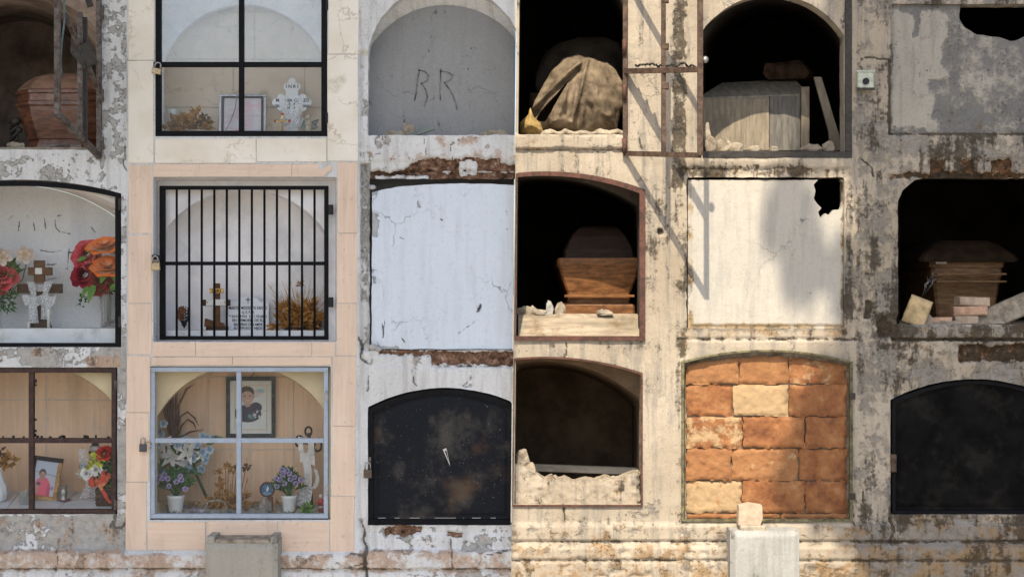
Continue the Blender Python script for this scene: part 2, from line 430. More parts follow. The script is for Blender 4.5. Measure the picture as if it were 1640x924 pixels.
def clear_mat(name, tint=(.85, .87, .86)):
    t = NT(name); tr = t.node('ShaderNodeBsdfTransparent', {0: (*tint, 1)}); gl = t.node('ShaderNodeBsdfGlossy', {0: (1, 1, 1, 1), 'Roughness': .08})
    df = t.node('ShaderNodeBsdfDiffuse', {0: (.6, .6, .58, 1)})
    fr = t.node('ShaderNodeLayerWeight', {'Blend': .35}).outputs['Facing']
    m0 = t.node('ShaderNodeMixShader', {0: .14, 1: tr.outputs[0], 2: df.outputs[0]})
    m = t.node('ShaderNodeMixShader', {0: t.math('MULTIPLY', fr, .5), 1: m0.outputs[0], 2: gl.outputs[0]})
    t.t.links.new(m.outputs[0], t.out.inputs[0]); return t.m
def print_mat(name):
    t = NT(name); c = t.node('ShaderNodeVertexColor', layer_name='lay').outputs[0]; return t.fin(c, .5)
def petal_mat(name, base, tip, edge=None, var=.45, rough=.55, lo=.15):
    t = NT(name); lay = t.node('ShaderNodeVertexColor', layer_name='lay'); sp = t.node('ShaderNodeSeparateColor', {0: lay.outputs[0]})
    c = t.mix(t.ss(lo, .95, sp.outputs[0]), base, tip)
    if edge: c = t.mix(t.ss(.2, .55, sp.outputs[1]), c, edge)
    rn = t.node('ShaderNodeNewGeometry').outputs['Random Per Island']
    c = t.mix(t.math('MULTIPLY', rn, var), c, tuple(x * .35 for x in base)); c = t.mix(t.math('MULTIPLY', t.ss(.35, .7, t.noise(70, 4)), .25), c, tuple(x * .6 for x in tip))
    return t.fin(c, rough, None, Specular_IOR_Level=.1)
def lace_mat(name, col, sc=220):
    t = NT(name); v = t.node('ShaderNodeTexVoronoi', {'Vector': t.co, 'Scale': sc}).outputs['Distance']
    h = t.ss(.28, .42, v); tr = t.node('ShaderNodeBsdfTransparent')
    t.fin(t.mix(t.ss(.3, .6, v), col, tuple(x * .85 for x in col)), .9)
    m = t.node('ShaderNodeMixShader', {0: t.math('MULTIPLY', h, .55), 1: t.p.outputs[0], 2: tr.outputs[0]})
    t.t.links.new(m.outputs[0], t.out.inputs[0]); return t.m

M = {}
M['wall'] = plaster('aged_whitewash', (.64, .645, .64), (.55, .555, .55), (.31, .30, .275), (.52, .36, .25), (.22, .12, .075), (.09, .085, .075), blotch=.6, cracks=.35, speck=.55)
M['slab'] = plaster('slab_paint', (.60, .66, .73), (.57, .63, .70), (.30, .31, .31), (.42, .38, .3), (.3, .2, .12), (.07, .07, .065), blotch=.2, cracks=.5, speck=.12, grit=.06)
M['grey'] = plaster('grey_render', (.27, .275, .275), (.23, .235, .235), (.19, .19, .19), (.33, .29, .24), (.2, .14, .1), (.05, .05, .048), blotch=.3, cracks=.0, speck=.25)
M['wallr'] = plaster('sunbaked_plaster', (.41, .355, .28), (.30, .25, .185), (.19, .175, .155), (.33, .215, .11), (.17, .09, .045), (.05, .04, .028), blotch=.95, cracks=.35, speck=.6, soft=.3)
M['slabr'] = plaster('cream_slab', (.44, .405, .35), (.39, .37, .325), (.25, .245, .225), (.36, .25, .13), (.3, .16, .08), (.10, .085, .06), blotch=.5, cracks=.5, speck=.2, grit=.1)
M['panelr'] = plaster('mottled_panel', (.36, .33, .275), (.29, .27, .23), (.115, .114, .112), (.26, .19, .11), (.2, .12, .07), (.04, .04, .038), blotch=.45, cracks=.3, speck=.7, soft=.4)
M['panel_b1'] = plaster('white_limewash', (.74, .74, .75), (.66, .66, .68), (.4, .4, .4), (.5, .36, .33), (.3, .2, .12), (.05, .05, .05), blotch=.1, cracks=.15, speck=.2)
M['sill'] = plain('sill_paint', (.66, .68, .70), .85, .08, 14, .3, dirt=(.33, .3, .26), dirt_amt=.5)
M['inner'] = plain('inner_limewash', (.80, .79, .80), .9, .1, 5, .35, dirt=(.36, .37, .38), dirt_amt=.35)
M['innerw'] = plain('warm_limewash', (.66, .60, .57), .9, .1, 5, .35, dirt=(.36, .30, .28), dirt_amt=.4)
M['cream'] = plain('cream_lining', (.62, .50, .32), .9, .1, 8, .2)
M['cave'] = plain('sooty_niche', (.28, .22, .18), .95, .5, 6, .5, dirt=(.26, .24, .21), dirt_amt=.5)  # brown base colour for the coffin cave
M['soot'] = plain('black_niche', (.035, .028, .022), .95, .5, 6, .5, dirt=(.10, .08, .06), dirt_amt=.4)  # near black base colour for the deep linings
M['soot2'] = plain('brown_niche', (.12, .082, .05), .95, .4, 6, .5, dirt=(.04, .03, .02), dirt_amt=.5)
M['peach'] = tile_mat('peach_tile', (.70, .54, .42))
M['peach_h'] = tile_mat('peach_tile_level', (.70, .54, .42), True, True)
M['peach_in'] = tile_mat('tan_tile', (.72, .49, .33))
M['marble'] = tile_mat('cream_marble_tile', (.76, .71, .62), False)
M['marble_in'] = tile_mat('inner_marble_tile', (.70, .60, .49), False)
M['floor_tile'] = plain('white_floor_tile', (.52, .54, .56), .3, .08, 10, .0)
M['grout'] = plain('grout', (.52, .49, .45), .9, .15, 40, .3)
M['black'] = plain('black_paint', (.0065, .007, .0085), .5, .3, 60, .15, Specular_IOR_Level=.08)
M['brownp'] = plain('brown_paint', (.050, .030, .026), .55, .35, 60, .3, dirt=(.02, .015, .012), dirt_amt=.6)
M['bluegrey'] = plain('blue_grey_paint', (.33, .385, .46), .45, .08, 40, .1, dirt=(.22, .24, .27), dirt_amt=.35)
M['rust'] = rusty('flaked_rust', (.17, .155, .14), (.062, .032, .02), .8, 55)
M['rustr'] = rusty('warm_rust', (.125, .078, .05), (.05, .025, .015), .9, 60)
M['redrust'] = rusty('red_oxide', (.115, .045, .03), (.06, .028, .018), .7, 50)
M['olive'] = rusty('olive_paint', (.17, .155, .075), (.06, .045, .026), .6, 50)
M['oldwire'] = plain('grey_wire', (.12, .17, .17), .7, .3)
M['steel'] = plain('dull_steel', (.32, .31, .29), .4, .2, 80, .1, .8)
M['darksteel'] = plain('dark_steel', (.05, .045, .04), .5, .3, 80, .2, .5)
M['brass'] = plain('brass', (.42, .33, .20), .4, .25, 80, .1, .55)
M['silver'] = plain('silver_frame', (.30, .29, .32), .3, .3, 60, .1, .6)
M['wood1'] = plain('red_brown_wood', (.125, .052, .030), .32, .55, 18, .25, stretch=(1, 1, 4), dirt=(.25, .17, .125), dirt_amt=.6, Specular_IOR_Level=.6)
M['wood2'] = plain('orange_wood', (.17, .075, .028), .5, .45, 16, .2, stretch=(1, 1, 5), dirt=(.055, .026, .013), dirt_amt=.75)
M['wood3'] = plain('dark_wood', (.20, .115, .055), .55, .35, 14, .2, stretch=(1, 1, 5))
M['wood4'] = plain('pale_grey_wood', (.25, .21, .155), .8, .25, 18, .3, stretch=(4, 1, .6), dirt=(.16, .13, .10), dirt_amt=.5)
M['wood5'] = plain('dark_coffin_wood', (.030, .018, .010), .9, .4, 14, .3)
M['crossw'] = plain('cross_wood', (.095, .040, .015), .5, .3, 30, .2, stretch=(1, 1, 4))
M['crossd'] = plain('dark_cross_wood', (.042, .020, .010), .45, .3, 30, .2)
M['gold'] = plain('gilt', (.55, .36, .12), .35, .25, 60, .1, .6)
M['blackflat'] = plain('black_enamel', (.018, .017, .018), .5, .3, 60, .1, Specular_IOR_Level=.2)
M['cloth'] = plain('dusty_cloth', (.165, .128, .088), .95, .45, 16, .9, dirt=(.062, .046, .032), dirt_amt=.8)
M['clothd'] = plain('dark_cloth', (.075, .06, .045), .95, .4, 9, .6)
M['yellowbag'] = plain('yellow_plastic', (.34, .235, .09), .5, .3, 25, .4)
M['lace'] = lace_mat('white_lace', (.66, .67, .69))
M['lacep'] = lace_mat('pink_white_lace', (.66, .60, .62))
M['satin'] = plain('grey_satin', (.56, .55, .54), .4, .15, 30, .15)
M['white'] = plain('white_ceramic', (.68, .69, .70), .25, .05, 20, .0)
M['whitep'] = plain('white_plastic_pot', (.62, .62, .60), .45, .06, 20, .0, dirt=(.4, .37, .32), dirt_amt=.3)
M['plaque'] = plain('white_marble', (.66, .68, .72), .35, .06, 12, .0)
M['ink'] = plain('black_ink', (.02, .02, .025), .6, .2)
M['wax'] = plain('candle_wax', (.64, .62, .55), .5, .05, 30, .0)
M['paper'] = plain('paper', (.60, .59, .57), .9, .06, 40, .1)
M['dry'] = petal_mat('dried_leaf', (.34, .16, .045), (.52, .29, .10), None, .75, .8)
M['dryp'] = plain('pale_straw', (.48, .33, .16), .85, .35, 60, .2)
M['dryd'] = petal_mat('dark_dried_leaf', (.10, .045, .02), (.18, .09, .04), None, .6, .8)
M['reed'] = plain('dark_red_reed', (.115, .055, .04), .85, .4, 60, .2)
M['green'] = petal_mat('plastic_leaf', (.03, .095, .03), (.075, .19, .06), None, .65, .5)
M['greend'] = plain('dark_leaf', (.03, .07, .03), .6, .5, 50, .2)
M['greenb'] = petal_mat('light_leaf', (.09, .23, .04), (.17, .33, .08), None, .5, .45)
M['orange'] = petal_mat('orange_petal', (.74, .52, .34), (.90, .19, .02), None, .22, .55, .40)
M['redp'] = petal_mat('dark_red_petal', (.07, .004, .008), (.30, .012, .025), (.38, .025, .04), .55)
M['pinkp'] = petal_mat('rose_petal', (.28, .015, .025), (.62, .075, .09), (.70, .18, .18), .5)
M['scarlet'] = petal_mat('scarlet_petal', (.30, .012, .012), (.66, .04, .03), None, .5)
M['creamp'] = petal_mat('cream_petal', (.50, .34, .2), (.66, .55, .46), None, .35)
M['whitef'] = petal_mat('white_petal', (.56, .54, .50), (.76, .74, .72), None, .25)
M['bluep'] = petal_mat('blue_petal', (.16, .28, .42), (.48, .60, .68), None, .5)
M['violet'] = petal_mat('violet_petal', (.10, .06, .22), (.42, .36, .55), None, .4)
M['yellow'] = plain('yellow_green_petal', (.52, .52, .07), .6, .3, 60, .1)
M['ribbon'] = plain('red_ribbon', (.46, .06, .035), .35, .3, 40, .0, dirt=(.6, .4, .2), dirt_amt=.6)
M['basket'] = plain('brown_basket', (.065, .04, .028), .7, .5, 90, .6)
M['glass'] = glass_mat('dusty_glass', .012, .007)
M['glassr'] = glass_mat('reflecting_glass', .06, .14, (.20, .31, .42))  # blue diffuse film coloured in for the sky's reflection
M['glassc'] = glass_mat('clear_glass', .010, .003)
M['clear'] = clear_mat('vase_glass')
M['bottle'] = clear_mat('old_bottle_glass', (.86, .87, .83))
M['print'] = print_mat('photo_print')
M['rubble'] = plain('broken_mortar', (.27, .23, .18), .95, .4, 30, .9, dirt=(.12, .085, .055), dirt_amt=.7)
M['rubblew'] = plain('pale_rubble', (.29, .25, .19), .95, .3, 30, .9, dirt=(.19, .13, .075), dirt_amt=.75)
M['lid_e1'] = plain('deep_brown_lid', (.020, .010, .005), .6, .4, 16, .3, stretch=(1, 1, 4))  # lid colour darkened to stand in for the niche's shade
M['sill_r'] = plain('layered_sill', (.27, .225, .165), .95, .35, 16, 1.0, stretch=(.35, 1, 3), dirt=(.13, .085, .05), dirt_amt=.8)
M['wood1b'] = plain('dusty_lid_wood', (.20, .115, .078), .6, .3, 14, .2, stretch=(1, 1, 3), dirt=(.30, .23, .18), dirt_amt=.7)
M['rubbleg'] = plain('grey_rubble', (.34, .34, .33), .95, .25, 25, .8)
M['bluebead'] = plain('blue_enamel', (.03, .11, .22), .2, .6, 60, .0)
M['redt'] = plain('red_cloth', (.45, .05, .06), .7, .3)
M['pedestal'] = plaster('grey_block', (.36, .34, .29), (.31, .30, .26), (.24, .23, .21), (.4, .33, .24), (.25, .13, .07), (.09, .085, .07), blotch=.5, cracks=.1, speck=.3)
M['pedestalr'] = plaster('pale_block', (.36, .355, .33), (.29, .29, .27), (.18, .18, .175), (.30, .23, .15), (.25, .13, .07), (.09, .08, .065), blotch=.6, cracks=.1, speck=.4)
def brick_mat():
    t = NT('raw_brick'); info = t.node('ShaderNodeObjectInfo').outputs['Random']
    n = t.noise(13, 8, .7); n2 = t.noise(60, 5, .7)
    c = t.ramp(n, [(.28, (.085, .035, .015)), (.42, (.20, .075, .027)), (.56, (.275, .118, .043)), (.70, (.36, .19, .085))])
    c = t.mix(t.math('MULTIPLY', t.ss(.35, 1.0, info), .35), c, (.36, .19, .08))
    lay = t.node('ShaderNodeVertexColor', layer_name='lay'); sp = t.node('ShaderNodeSeparateColor', {0: lay.outputs[0]})
    c = t.mix(t.math('MULTIPLY', t.ss(.0, .12, t.math('SUBTRACT', t.math('ADD', t.math('MULTIPLY', t.noise(25, 6, .7), .8), sp.outputs[0]), .9)), .85), c, (.40, .285, .155))
    c = t.mix(t.math('MULTIPLY', t.ss(.6, .72, n2), .6), c, (.10, .04, .02))
    return t.fin(c, .95, t.bump(t.math('ADD', t.math('ADD', n2, n), t.math('MULTIPLY', t.noise(220, 3, .7), .6)), .9, .004))
M['brick'] = brick_mat()
# ---------------------------------------------------------------- ground, and an unseen roof added to shade one wall
g = MB(); g.box(-300, 300, -300, 300, -.3, 0); tag(g.build('ground', plain('dusty_concrete', (.30, .275, .24), .95, .2, 3, .3)), kind='structure')
roof = thing('walkway_roof', 'thin tin walkway roof on posts beside the shaded niches', 'roof', (-3.4, -2.4, 0))
m = MB(); zt = 4.5 - .0
EDGE = .016                                                # where the roof's shade ends on the wall
for j in range(14):                                        # corrugated sheets, cut along the sun's own direction at the open end
    ya, yb_ = -1.2 - .17 * j, -1.2 - .17 * (j + 1)
    xa, xb = EDGE + .19 * ya, EDGE + .19 * yb_
    m.add([(-6.8 + 3.4, ya + 2.4, zt), (xa + 3.4, ya + 2.4, zt), (xb + 3.4, yb_ + 2.4, zt), (-6.8 + 3.4, yb_ + 2.4, zt), (-6.8 + 3.4, (ya + yb_) / 2 + 2.4, zt + .02), ((xa + xb) / 2 + 3.4, (ya + yb_) / 2 + 2.4, zt + .02)],
          [(0, 1, 5, 4), (4, 5, 2, 3)])
m.build('roof_sheet', plain('zinc_sheet', (.42, .42, .41), .5, .1, 8, .1, .3), roof)
for (x, y) in ((-6.4, -1.5), (-6.4, -3.3), (-2.7, -1.5), (-2.7, -3.3)):
    MB().bar((x + 3.4, y + 2.4, 0), (x + 3.4, y + 2.4, zt - .01), .08).build('post', M['steel'], roof)
for y in (-1.5, -3.3):
    MB().bar((-3.3, y + 2.4, zt - .06), (2.6, y + 2.4, zt - .06), .06, .1).build('beam', M['steel'], roof)

def seam(py): return 828 - 9.5 * np.asarray(py, float) / 924
def sm(py): return float(seam(py))
FLAT = lambda px, py: (0 * px, None)

# ---------------------------------------------------------------- the shaded wall of niches
wall = thing('niche_wall', 'whitewashed cemetery wall of burial niches in cool shade with a peach tiled middle column', 'wall', (0, 0, 0))
def field_left(px, py):
    w1 = (fbm(px / 26, py / 26, 4, 1) - .5) * 16; w2 = (fbm(px / 7, py / 7, 3, 2) - .5) * 8
    X = px + w1 * .5 + w2 * .5; Y = py + w1 * .6 + w2
    h = .005 * (fbm(px / 70, py / 70, 3, 4) - .5) + .0022 * (fbm(px / 9, py / 9, 4, 5) - .5)
    wear = .16 + 0 * px; br = 0 * px - .3; oc = 0 * px + .08; gr = .10 + 0 * px
    # pier beside the tiles: grey, rubbed
    pier = rect(px, Y, 160, 206, -300, 890, 3); wear = wear + pier * (.30 + .16 * S(480, 620, py)); gr = gr + pier * .12 * S(188, 203, px)
    # zones between the openings of the first column
    z = rect(X, Y, -300, 168, 246, 292, 3); wear = wear + z * .24; gr = gr + z * .16; oc = oc + .12 * z
    z = rect(X, Y, -300, 200, 556, 588, 3); wear = wear + z * .44; gr = gr + z * .28; oc = oc + z * .34 + .9 * rect(X, Y, 140, 192, 572, 590, 3)
    z = rect(X, Y, -300, 204, 824, 882, 3); wear = wear + z * .50; gr = gr + z * .26; oc = oc + z * .40
    h = h - .004 * z * S(.5, .62, fbm(px / 18, py / 12, 4, 9))
    # third column
    z = rect(X, Y, 577, 592, -300, 85, 2); h = h + .012 * z; wear = wear - .1 * z
    z = rect(X + w2, Y, 578, 592, 88, 262, 2); h = h - .014 * z; wear = wear + .3 * z; gr = gr + .25 * z
    z = rect(X, Y, 580, 592, 150, 262, 2) * S(170, 200, py); h = h + .012 * z; wear = wear - .2 * z
    z = rect(px, py, 590, 840, 216, 258, 3); wear = wear + z * .14; oc = oc + z * .42; h = h + .008 * z
    jag = 254 + 22 * (1 - S(640, 672, px)) * 1 + 10 * (fbm(px / 20, 0 * px, 4, 7) - .5) + 8 * S(795, 806, px)
    z = band(px, 592, 845, 2) * S(jag - 2, jag + 1, py + w2) * (1 - S(272, 276, py + .4 * w2)); h = h - .022 * z; br = br + z * 1.24; wear = wear + z * .2
    z = rect(px, Y, 592, 845, 274, 296, 2); h = h - .042 * z; br = br + z * 1.10; gr = gr + z * .3
    z = rect(X, Y, 600, 686, 281, 292, 2); h = h + .026 * z; br = br - z * .8; wear = wear + .1 * z
    z = rect(X, Y, 735, 762, 257, 280, 2); h = h + .012 * z; br = br - z * .9; wear = wear - .05 * z
    z = rect(X, py, 574, 593, 262, 562, 2); h = h - (.008 + .022 * rect(X, py, 578, 589, 262, 562, 1.5)) * z; wear = wear + .36 * z; gr = gr + .22 * z; br = br + 0.50 * z * S(.5, .6, fbm(px / 9, py / 30, 3, 8))
    z = rect(X, Y, 592, 845, 559, 588, 2); wear = wear + .25 * z; oc = oc + .25 * z; h = h - .006 * z
    z = rect(X, Y, 690, 845, 563, 585, 2); h = h - .016 * z; br = br + 1.32 * z
    z = rect(X, Y, 606, 700, 560, 569, 2); h = h - .014 * z; br = br + 1.00 * z; oc = oc + .2 * z
    z = band(px, 700, 845, 3) * band(py + w2 * .5, 585, 588.5, 1); h = h - .02 * z; gr = gr + .6 * z
    z = rect(px, py, 590, 845, 590, 660, 3); wear = wear - .02 * z; oc = oc + .14 * z
    z = rect(X, Y, 736, 756, 585, 620, 2); h = h - .008 * z; wear = wear + .35 * z
    z = rect(px, Y, 575, 592, 560, 890, 2); oc = oc + .1 * z; wear = wear + .1 * z
    z = rect(X, Y, 592, 845, 842, 857, 2); h = h - .006 * z; wear = wear + .2 * z; oc = oc + .2 * z
    z = rect(X, Y, 614, 676, 841, 857, 2); h = h - .016 * z; br = br + 1.04 * z
    z = rect(X, Y, 716, 742, 853, 864, 2); h = h - .012 * z; br = br + 1.00 * z
    z = band(px, 592, 845, 2) * band(py, 857, 882, 1.5); h = h + .006 * z; wear = wear + .26 * z; oc = oc + .30 * z; gr = gr + .1 * z
    # plinth ledge
    led = S(876, 884, py); h = h + led * .045; wear = wear + .1 * led; oc = oc + .62 * led; gr = gr + .10 * led
    h = h - .02 * S(906, 909, py + w2 * .25) ; gr = gr + .6 * band(py + w2 * .25, 906, 910, 1.2)
    z = S(912, 916, py); h = h + .012 * z; oc = oc - .2 * z; wear = wear + .2 * z
    h = h - .006 * led * (1 - S(909, 912, py)) * S(.58, .7, fbm(px / 24, py / 14, 4, 12))
    # tile bed
    bed = rect(px, py, 204, 576, -300, 884, 1.5); h = lerp(h, .0065 + .0008 * (fbm(px / 9, py / 9, 3, 5) - .5), bed); br = br * (1 - bed); oc = oc * (1 - bed); wear = lerp(wear, -.4, bed); gr = gr * (1 - .8 * bed)
    # cracks
    for pts, wd, dp in (([(577, 832), (584, 850), (582, 866), (588, 880), (586, 900), (590, 930), (589, 1042)], 3.4, .035), ([(563, 884), (584, 886)], 2.2, .02), ([(182, 845), (186, 820), (176, 843), (196, 846), (203, 830)], 1.6, .008),
                        ([(95, 882), (98, 895), (92, 912)], 1.6, .008), ([(600, 235), (607, 216)], 1.3, .005), ([(679, 222), (683, 250)], 1.2, .004), ([(724, 262), (722, 232), (740, 222)], 1.1, .004),
                        ([(560, 905), (588, 898)], 1.2, .006), ([(660, 592), (662, 612), (668, 618)], 1.2, .005), ([(722, 862), (724, 880), (726, 905)], 1.4, .006), ([(762, 905), (780, 885), (812, 880)], 1.3, .006),
                        ([(200, 235), (196, 262), (204, 275)], 1.6, .008), ([(574, 540), (580, 556), (576, 572), (588, 582)], 2.2, .015), ([(590, 600), (588, 640)], 1.5, .008)):
        d = segd(px + w2 * .5, py + w2 * .3, pts); f = 1 - S(wd * .3, wd * .8 + .7, d); h = h - dp * .7 * f; gr = gr + .8 * f
    # rust runs below the arched glazed door
    gr = gr + .3 * rect(X, Y, 55, 66, 556, 572, 2); oc = oc + .5 * rect(X, Y, 52, 70, 556, 570, 3)
    return h, (wear, br, oc, gr)
HOLE = dict(
    A1=rough(arch(-130, 163, 4, -75, 240), 2, 5, 1), A2=box4(249, 525, -70, 219), A3=rough(arch(589, 838, 92, -24, 217), 1.6, 5, 2), B1=arch(-130, 194, 310, 288, 556),
    B2=box4(246, 540, 284, 547), B3=rough([(591, 561), (591, 286), (838, 286), (838, 561)], 1.8, 5, 3), C1=rough(box4(-110, 188, 588, 823), .7, 6, 4), C2=box4(241, 530, 586, 832), C3=rough(arch(589, 838, 652, 621, 841), .8, 6, 5))
Lout = [(-300, 1042), (-300, -230), (sm(-230) + 1, -230), (sm(1042) + 1, 1042)]
def clipL(poly): return [(min(x, sm(y) - 0.5), y) for x, y in poly]
grid_panel('plaster_face', (-300, 832, -230, 1042), 2.5, field_left, M['wall'], wall, outer=Lout, holes=[clipL(h) for h in HOLE.values()], skirt=.06)

def grow(poly, d, c=None):
    cx = sum(p[0] for p in poly) / len(poly); cy = sum(p[1] for p in poly) / len(poly)
    return [(x + (d if x > cx else -d), y + (d if y > cy else -d)) for x, y in poly]
def clipped(poly): return [(min(x, sm(y) - 1.5), y) for x, y in poly]
# first column
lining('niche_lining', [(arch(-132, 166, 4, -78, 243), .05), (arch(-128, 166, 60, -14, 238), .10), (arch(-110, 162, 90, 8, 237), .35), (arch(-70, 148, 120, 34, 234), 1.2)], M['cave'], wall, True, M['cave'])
def panel_b1(px, py):
    w = (fbm(px / 7, py / 7, 3, 26) - .5) * 5; gr = .02 + 0 * px; h = .002 * (fbm(px / 30, py / 30, 3, 27) - .5)
    for p in ([(31, 355), (30, 370)], [(53, 357), (56, 370)], [(71, 350), (73, 366)], [(88, 352), (89, 364), (96, 372)], [(92, 346), (98, 345)], [(64, 401), (80, 404), (98, 402)], [(110, 398), (108, 430)], [(104, 430), (113, 431)], [(75, 424), (90, 423)], [(74, 448), (92, 445)], [(109, 404), (118, 405)], [(146, 364), (152, 372)], [(20, 345), (14, 352)], [(44, 345), (45, 349)], [(100, 372), (112, 375)]):
        d = segd(px + w * .4, py + w * .4, p); f = 1 - S(.5, 1.6, d); gr = gr + .9 * f; h = h - .003 * f
    return h, (-.05 + 0 * px, -.4 + 0 * px, .05 + .3 * (1 - S(300, 350, py)), gr)
grid_panel('niche_back', (-122, 187, 297, 528), 1.5, panel_b1, M['panel_b1'], wall, outer=arch(-124, 185.5, 348.5, 297.5, 527), yb=.336)
lining('niche_lining', [(grow(arch(-130, 194, 310, 288, 556), 2), .03), (arch(-125, 190, 330, 291, 556), .035), (arch(-125, 188, 336, 294, 552), .10), (arch(-125, 186, 348, 297, 527), .345)], M['innerw'], wall)
lining('niche_lining', [(box4(-112, 190, 586, 826), .045), (box4(-112, 187, 589, 824), .05)], M['wall'], wall)
lining('niche_lining', [(box4(-112, 187, 589, 824), .06), (arch(-108, 187, 650, 580, 818), .065), (arch(-104, 186, 650, 583, 786), .33)], M['cream'], wall)
# second column
lining('niche_lining', [(box4(247, 527, -72, 222), .05), (box4(253, 524, -70, 222), .20), (arch(262, 521, 100, 8, 222), .205), (arch(263, 520, 102, 12, 222), .28)], M['inner'], wall)
lining('niche_lining', [(box4(245, 541, 283, 548), .03), (box4(251, 537, 290, 546), .085), (arch(262, 522, 372, 303, 531), .09), (arch(266, 518, 376, 306, 528), .27)], M['inner'], wall, True, M['inner'])
lining('niche_lining', [(box4(239, 532, 584, 834), .05), (box4(245, 530, 588, 834), .06)], M['grout'], wall)
lining('niche_lining', [(box4(245, 530, 588, 834), .07), (arch(251, 526, 668, 585, 830), .075), (arch(255, 524, 664, 589, 801), .34)], M['cream'], wall)
# third column
lining('niche_lining', [(clipped(arch(587, 838, 92, -27, 220)), .05), (clipped(arch(590, 838, 82, 10, 219)), .13)], M['wall'], wall)
lining('niche_lining', [(clipped(box4(589, 838, 284, 563)), .05), (clipped(box4(589, 838, 284, 563)), .16)], M['grey'], wall, True)
lining('niche_lining', [(clipped(arch(587, 838, 652, 619, 843)), .05), (clipped(arch(587, 838, 652, 619, 843)), .3)], M['cave'], wall, True)

RRp = [[(671, 112), (667, 145), (664, 161)], [(671, 113), (680, 115), (686, 122), (684, 130), (675, 134)], [(675, 134), (682, 145), (684, 155), (681, 169)],
       [(706, 112), (705, 140), (705, 160)], [(706, 115), (716, 116), (725, 121), (721, 130), (712, 133)], [(712, 133), (722, 147), (728, 160), (732, 175)]]
CR = [[(608, 128), (614, 142), (626, 152), (637, 158), (642, 148), (655, 150), (662, 145)], [(588, 158), (600, 172), (612, 182)], [(620, 170), (624, 182), (634, 192), (644, 182)], [(645, 165), (646, 195), (660, 212)],
      [(748, 146), (765, 140), (780, 147), (795, 148)], [(763, 158), (780, 152), (792, 151)], [(795, 152), (798, 172), (806, 192)], [(700, 193), (704, 205), (710, 216)], [(755, 165), (752, 185), (757, 205), (748, 216)],
      [(745, 116), (770, 110), (790, 112), (794, 104)], [(608, 100), (609, 118)], [(740, 90), (742, 104)], [(628, 118), (622, 138)], [(676, 168), (688, 160), (698, 156)], [(812, 165), (822, 175)], [(700, 60), (690, 80), (676, 92)], [(760, 75), (745, 95)]]
def panel_a3(px, py):
    w = (fbm(px / 8, py / 8, 3, 21) - .5) * 7
    h = .004 * (fbm(px / 40, py / 40, 4, 22) - .5); gr = .22 * (1 - S(15, 90, py)) + .1 * (1 - S(590, 612, px)); wear = .05 + 0 * px; oc = .12 * S(.5, .7, fbm(px / 50, py / 20, 3, 23)); gr = gr + .22 * S(.5, .7, fbm(px / 30, py / 30, 4, 24))
    for p in RRp:
        d = segd(px + w * .25, py + w * .1, p); f = 1 - S(.5, 1.5, d); h = h - .006 * f + .002 * band(d, 1.6, 2.6, .5); gr = gr + .7 * f; oc = oc + .5 * f
    for p in CR:
        d = segd(px + w * 2, py + w * 1.6, p); f = (1 - S(.2, 1.1, d)) * S(.35, .5, fbm(px / 14, py / 14, 3, 25)); h = h - .003 * f; gr = gr + .62 * f
    return h, (wear, 0 * px - .4, oc, gr)
grid_panel('sealing_panel', (585, 832, -30, 222), 1.0, panel_a3, M['grey'], wall, outer=clipped(arch(588, 838, 80, 9, 221)), yb=.125)['label'] = 'grey rendered panel with RR scratched into it'
def panel_b3(px, py):
    w = (fbm(px / 10, py / 10, 3, 31) - .5) * 10
    h = .003 * (fbm(px / 60, py / 60, 3, 32) - .5) + .0008 * (fbm(px / 5, py / 5, 3, 33) - .5)
    wear = 0 * px - .05; gr = 0 * px
    for (x0, x1, y0, y1) in ((594, 608, 340, 362), (594, 604, 362, 378), (594, 612, 431, 439), (594, 602, 440, 455), (594, 606, 296, 314), (594, 606, 545, 560), (598, 640, 552, 560), (667, 674, 322, 332), (717, 724, 372, 376)):
        z = rect(px + w, py + w, x0, x1, y0, y1, 2); wear = wear + .6 * z; h = h - .003 * z
    wear = wear + .3 * S(553, 559, py + w * .5)
    for p in ([(764, 500), (770, 487)], [(613, 541), (616, 515)], [(612, 518), (614, 535)], [(640, 380), (646, 383)], [(794, 421), (794, 428)], [(705, 351), (709, 353)], [(643, 541), (648, 548)], [(733, 535), (765, 512)], [(811, 338), (812, 346)]):
        d = segd(px, py, p); f = 1 - S(.6, 1.9, d); gr = gr + .9 * f; h = h - .002 * f
    z = 1 - S(2, 4.5, np.hypot((px - 768) * 1.4 + (py - 494) * .5, (py - 494) * .55)); gr = gr + .9 * z; h = h - .02 * z
    return h, (wear, 0 * px, .1 + 0 * px, gr)
sl = [(595, 559), (596, 308), (612, 304), (640, 299), (680, 296), (740, 294), (790, 295), (838, 297), (838, 559)]
grid_panel('sealing_panel', (590, 832, 288, 562), 2, panel_b3, M['slab'], wall, outer=clipped(rough(sl, .9, 6, 6)), yb=.018, skirt=.07)['label'] = 'smooth bluish white slab sealing a niche'
def ledge_bits():
    for (x, y, r) in ((598, 556, 7), (606, 559, 5), (596, 300, 5)):
        p = at(x, y, .005); m = MB(); m.ball((0, 0, 0), r / 400, 1.3, .7, .8, 7, 5); o = m.build('mortar_lump', M['rubbleg'], wall, True, Matrix.Translation(p))
ledge_bits()

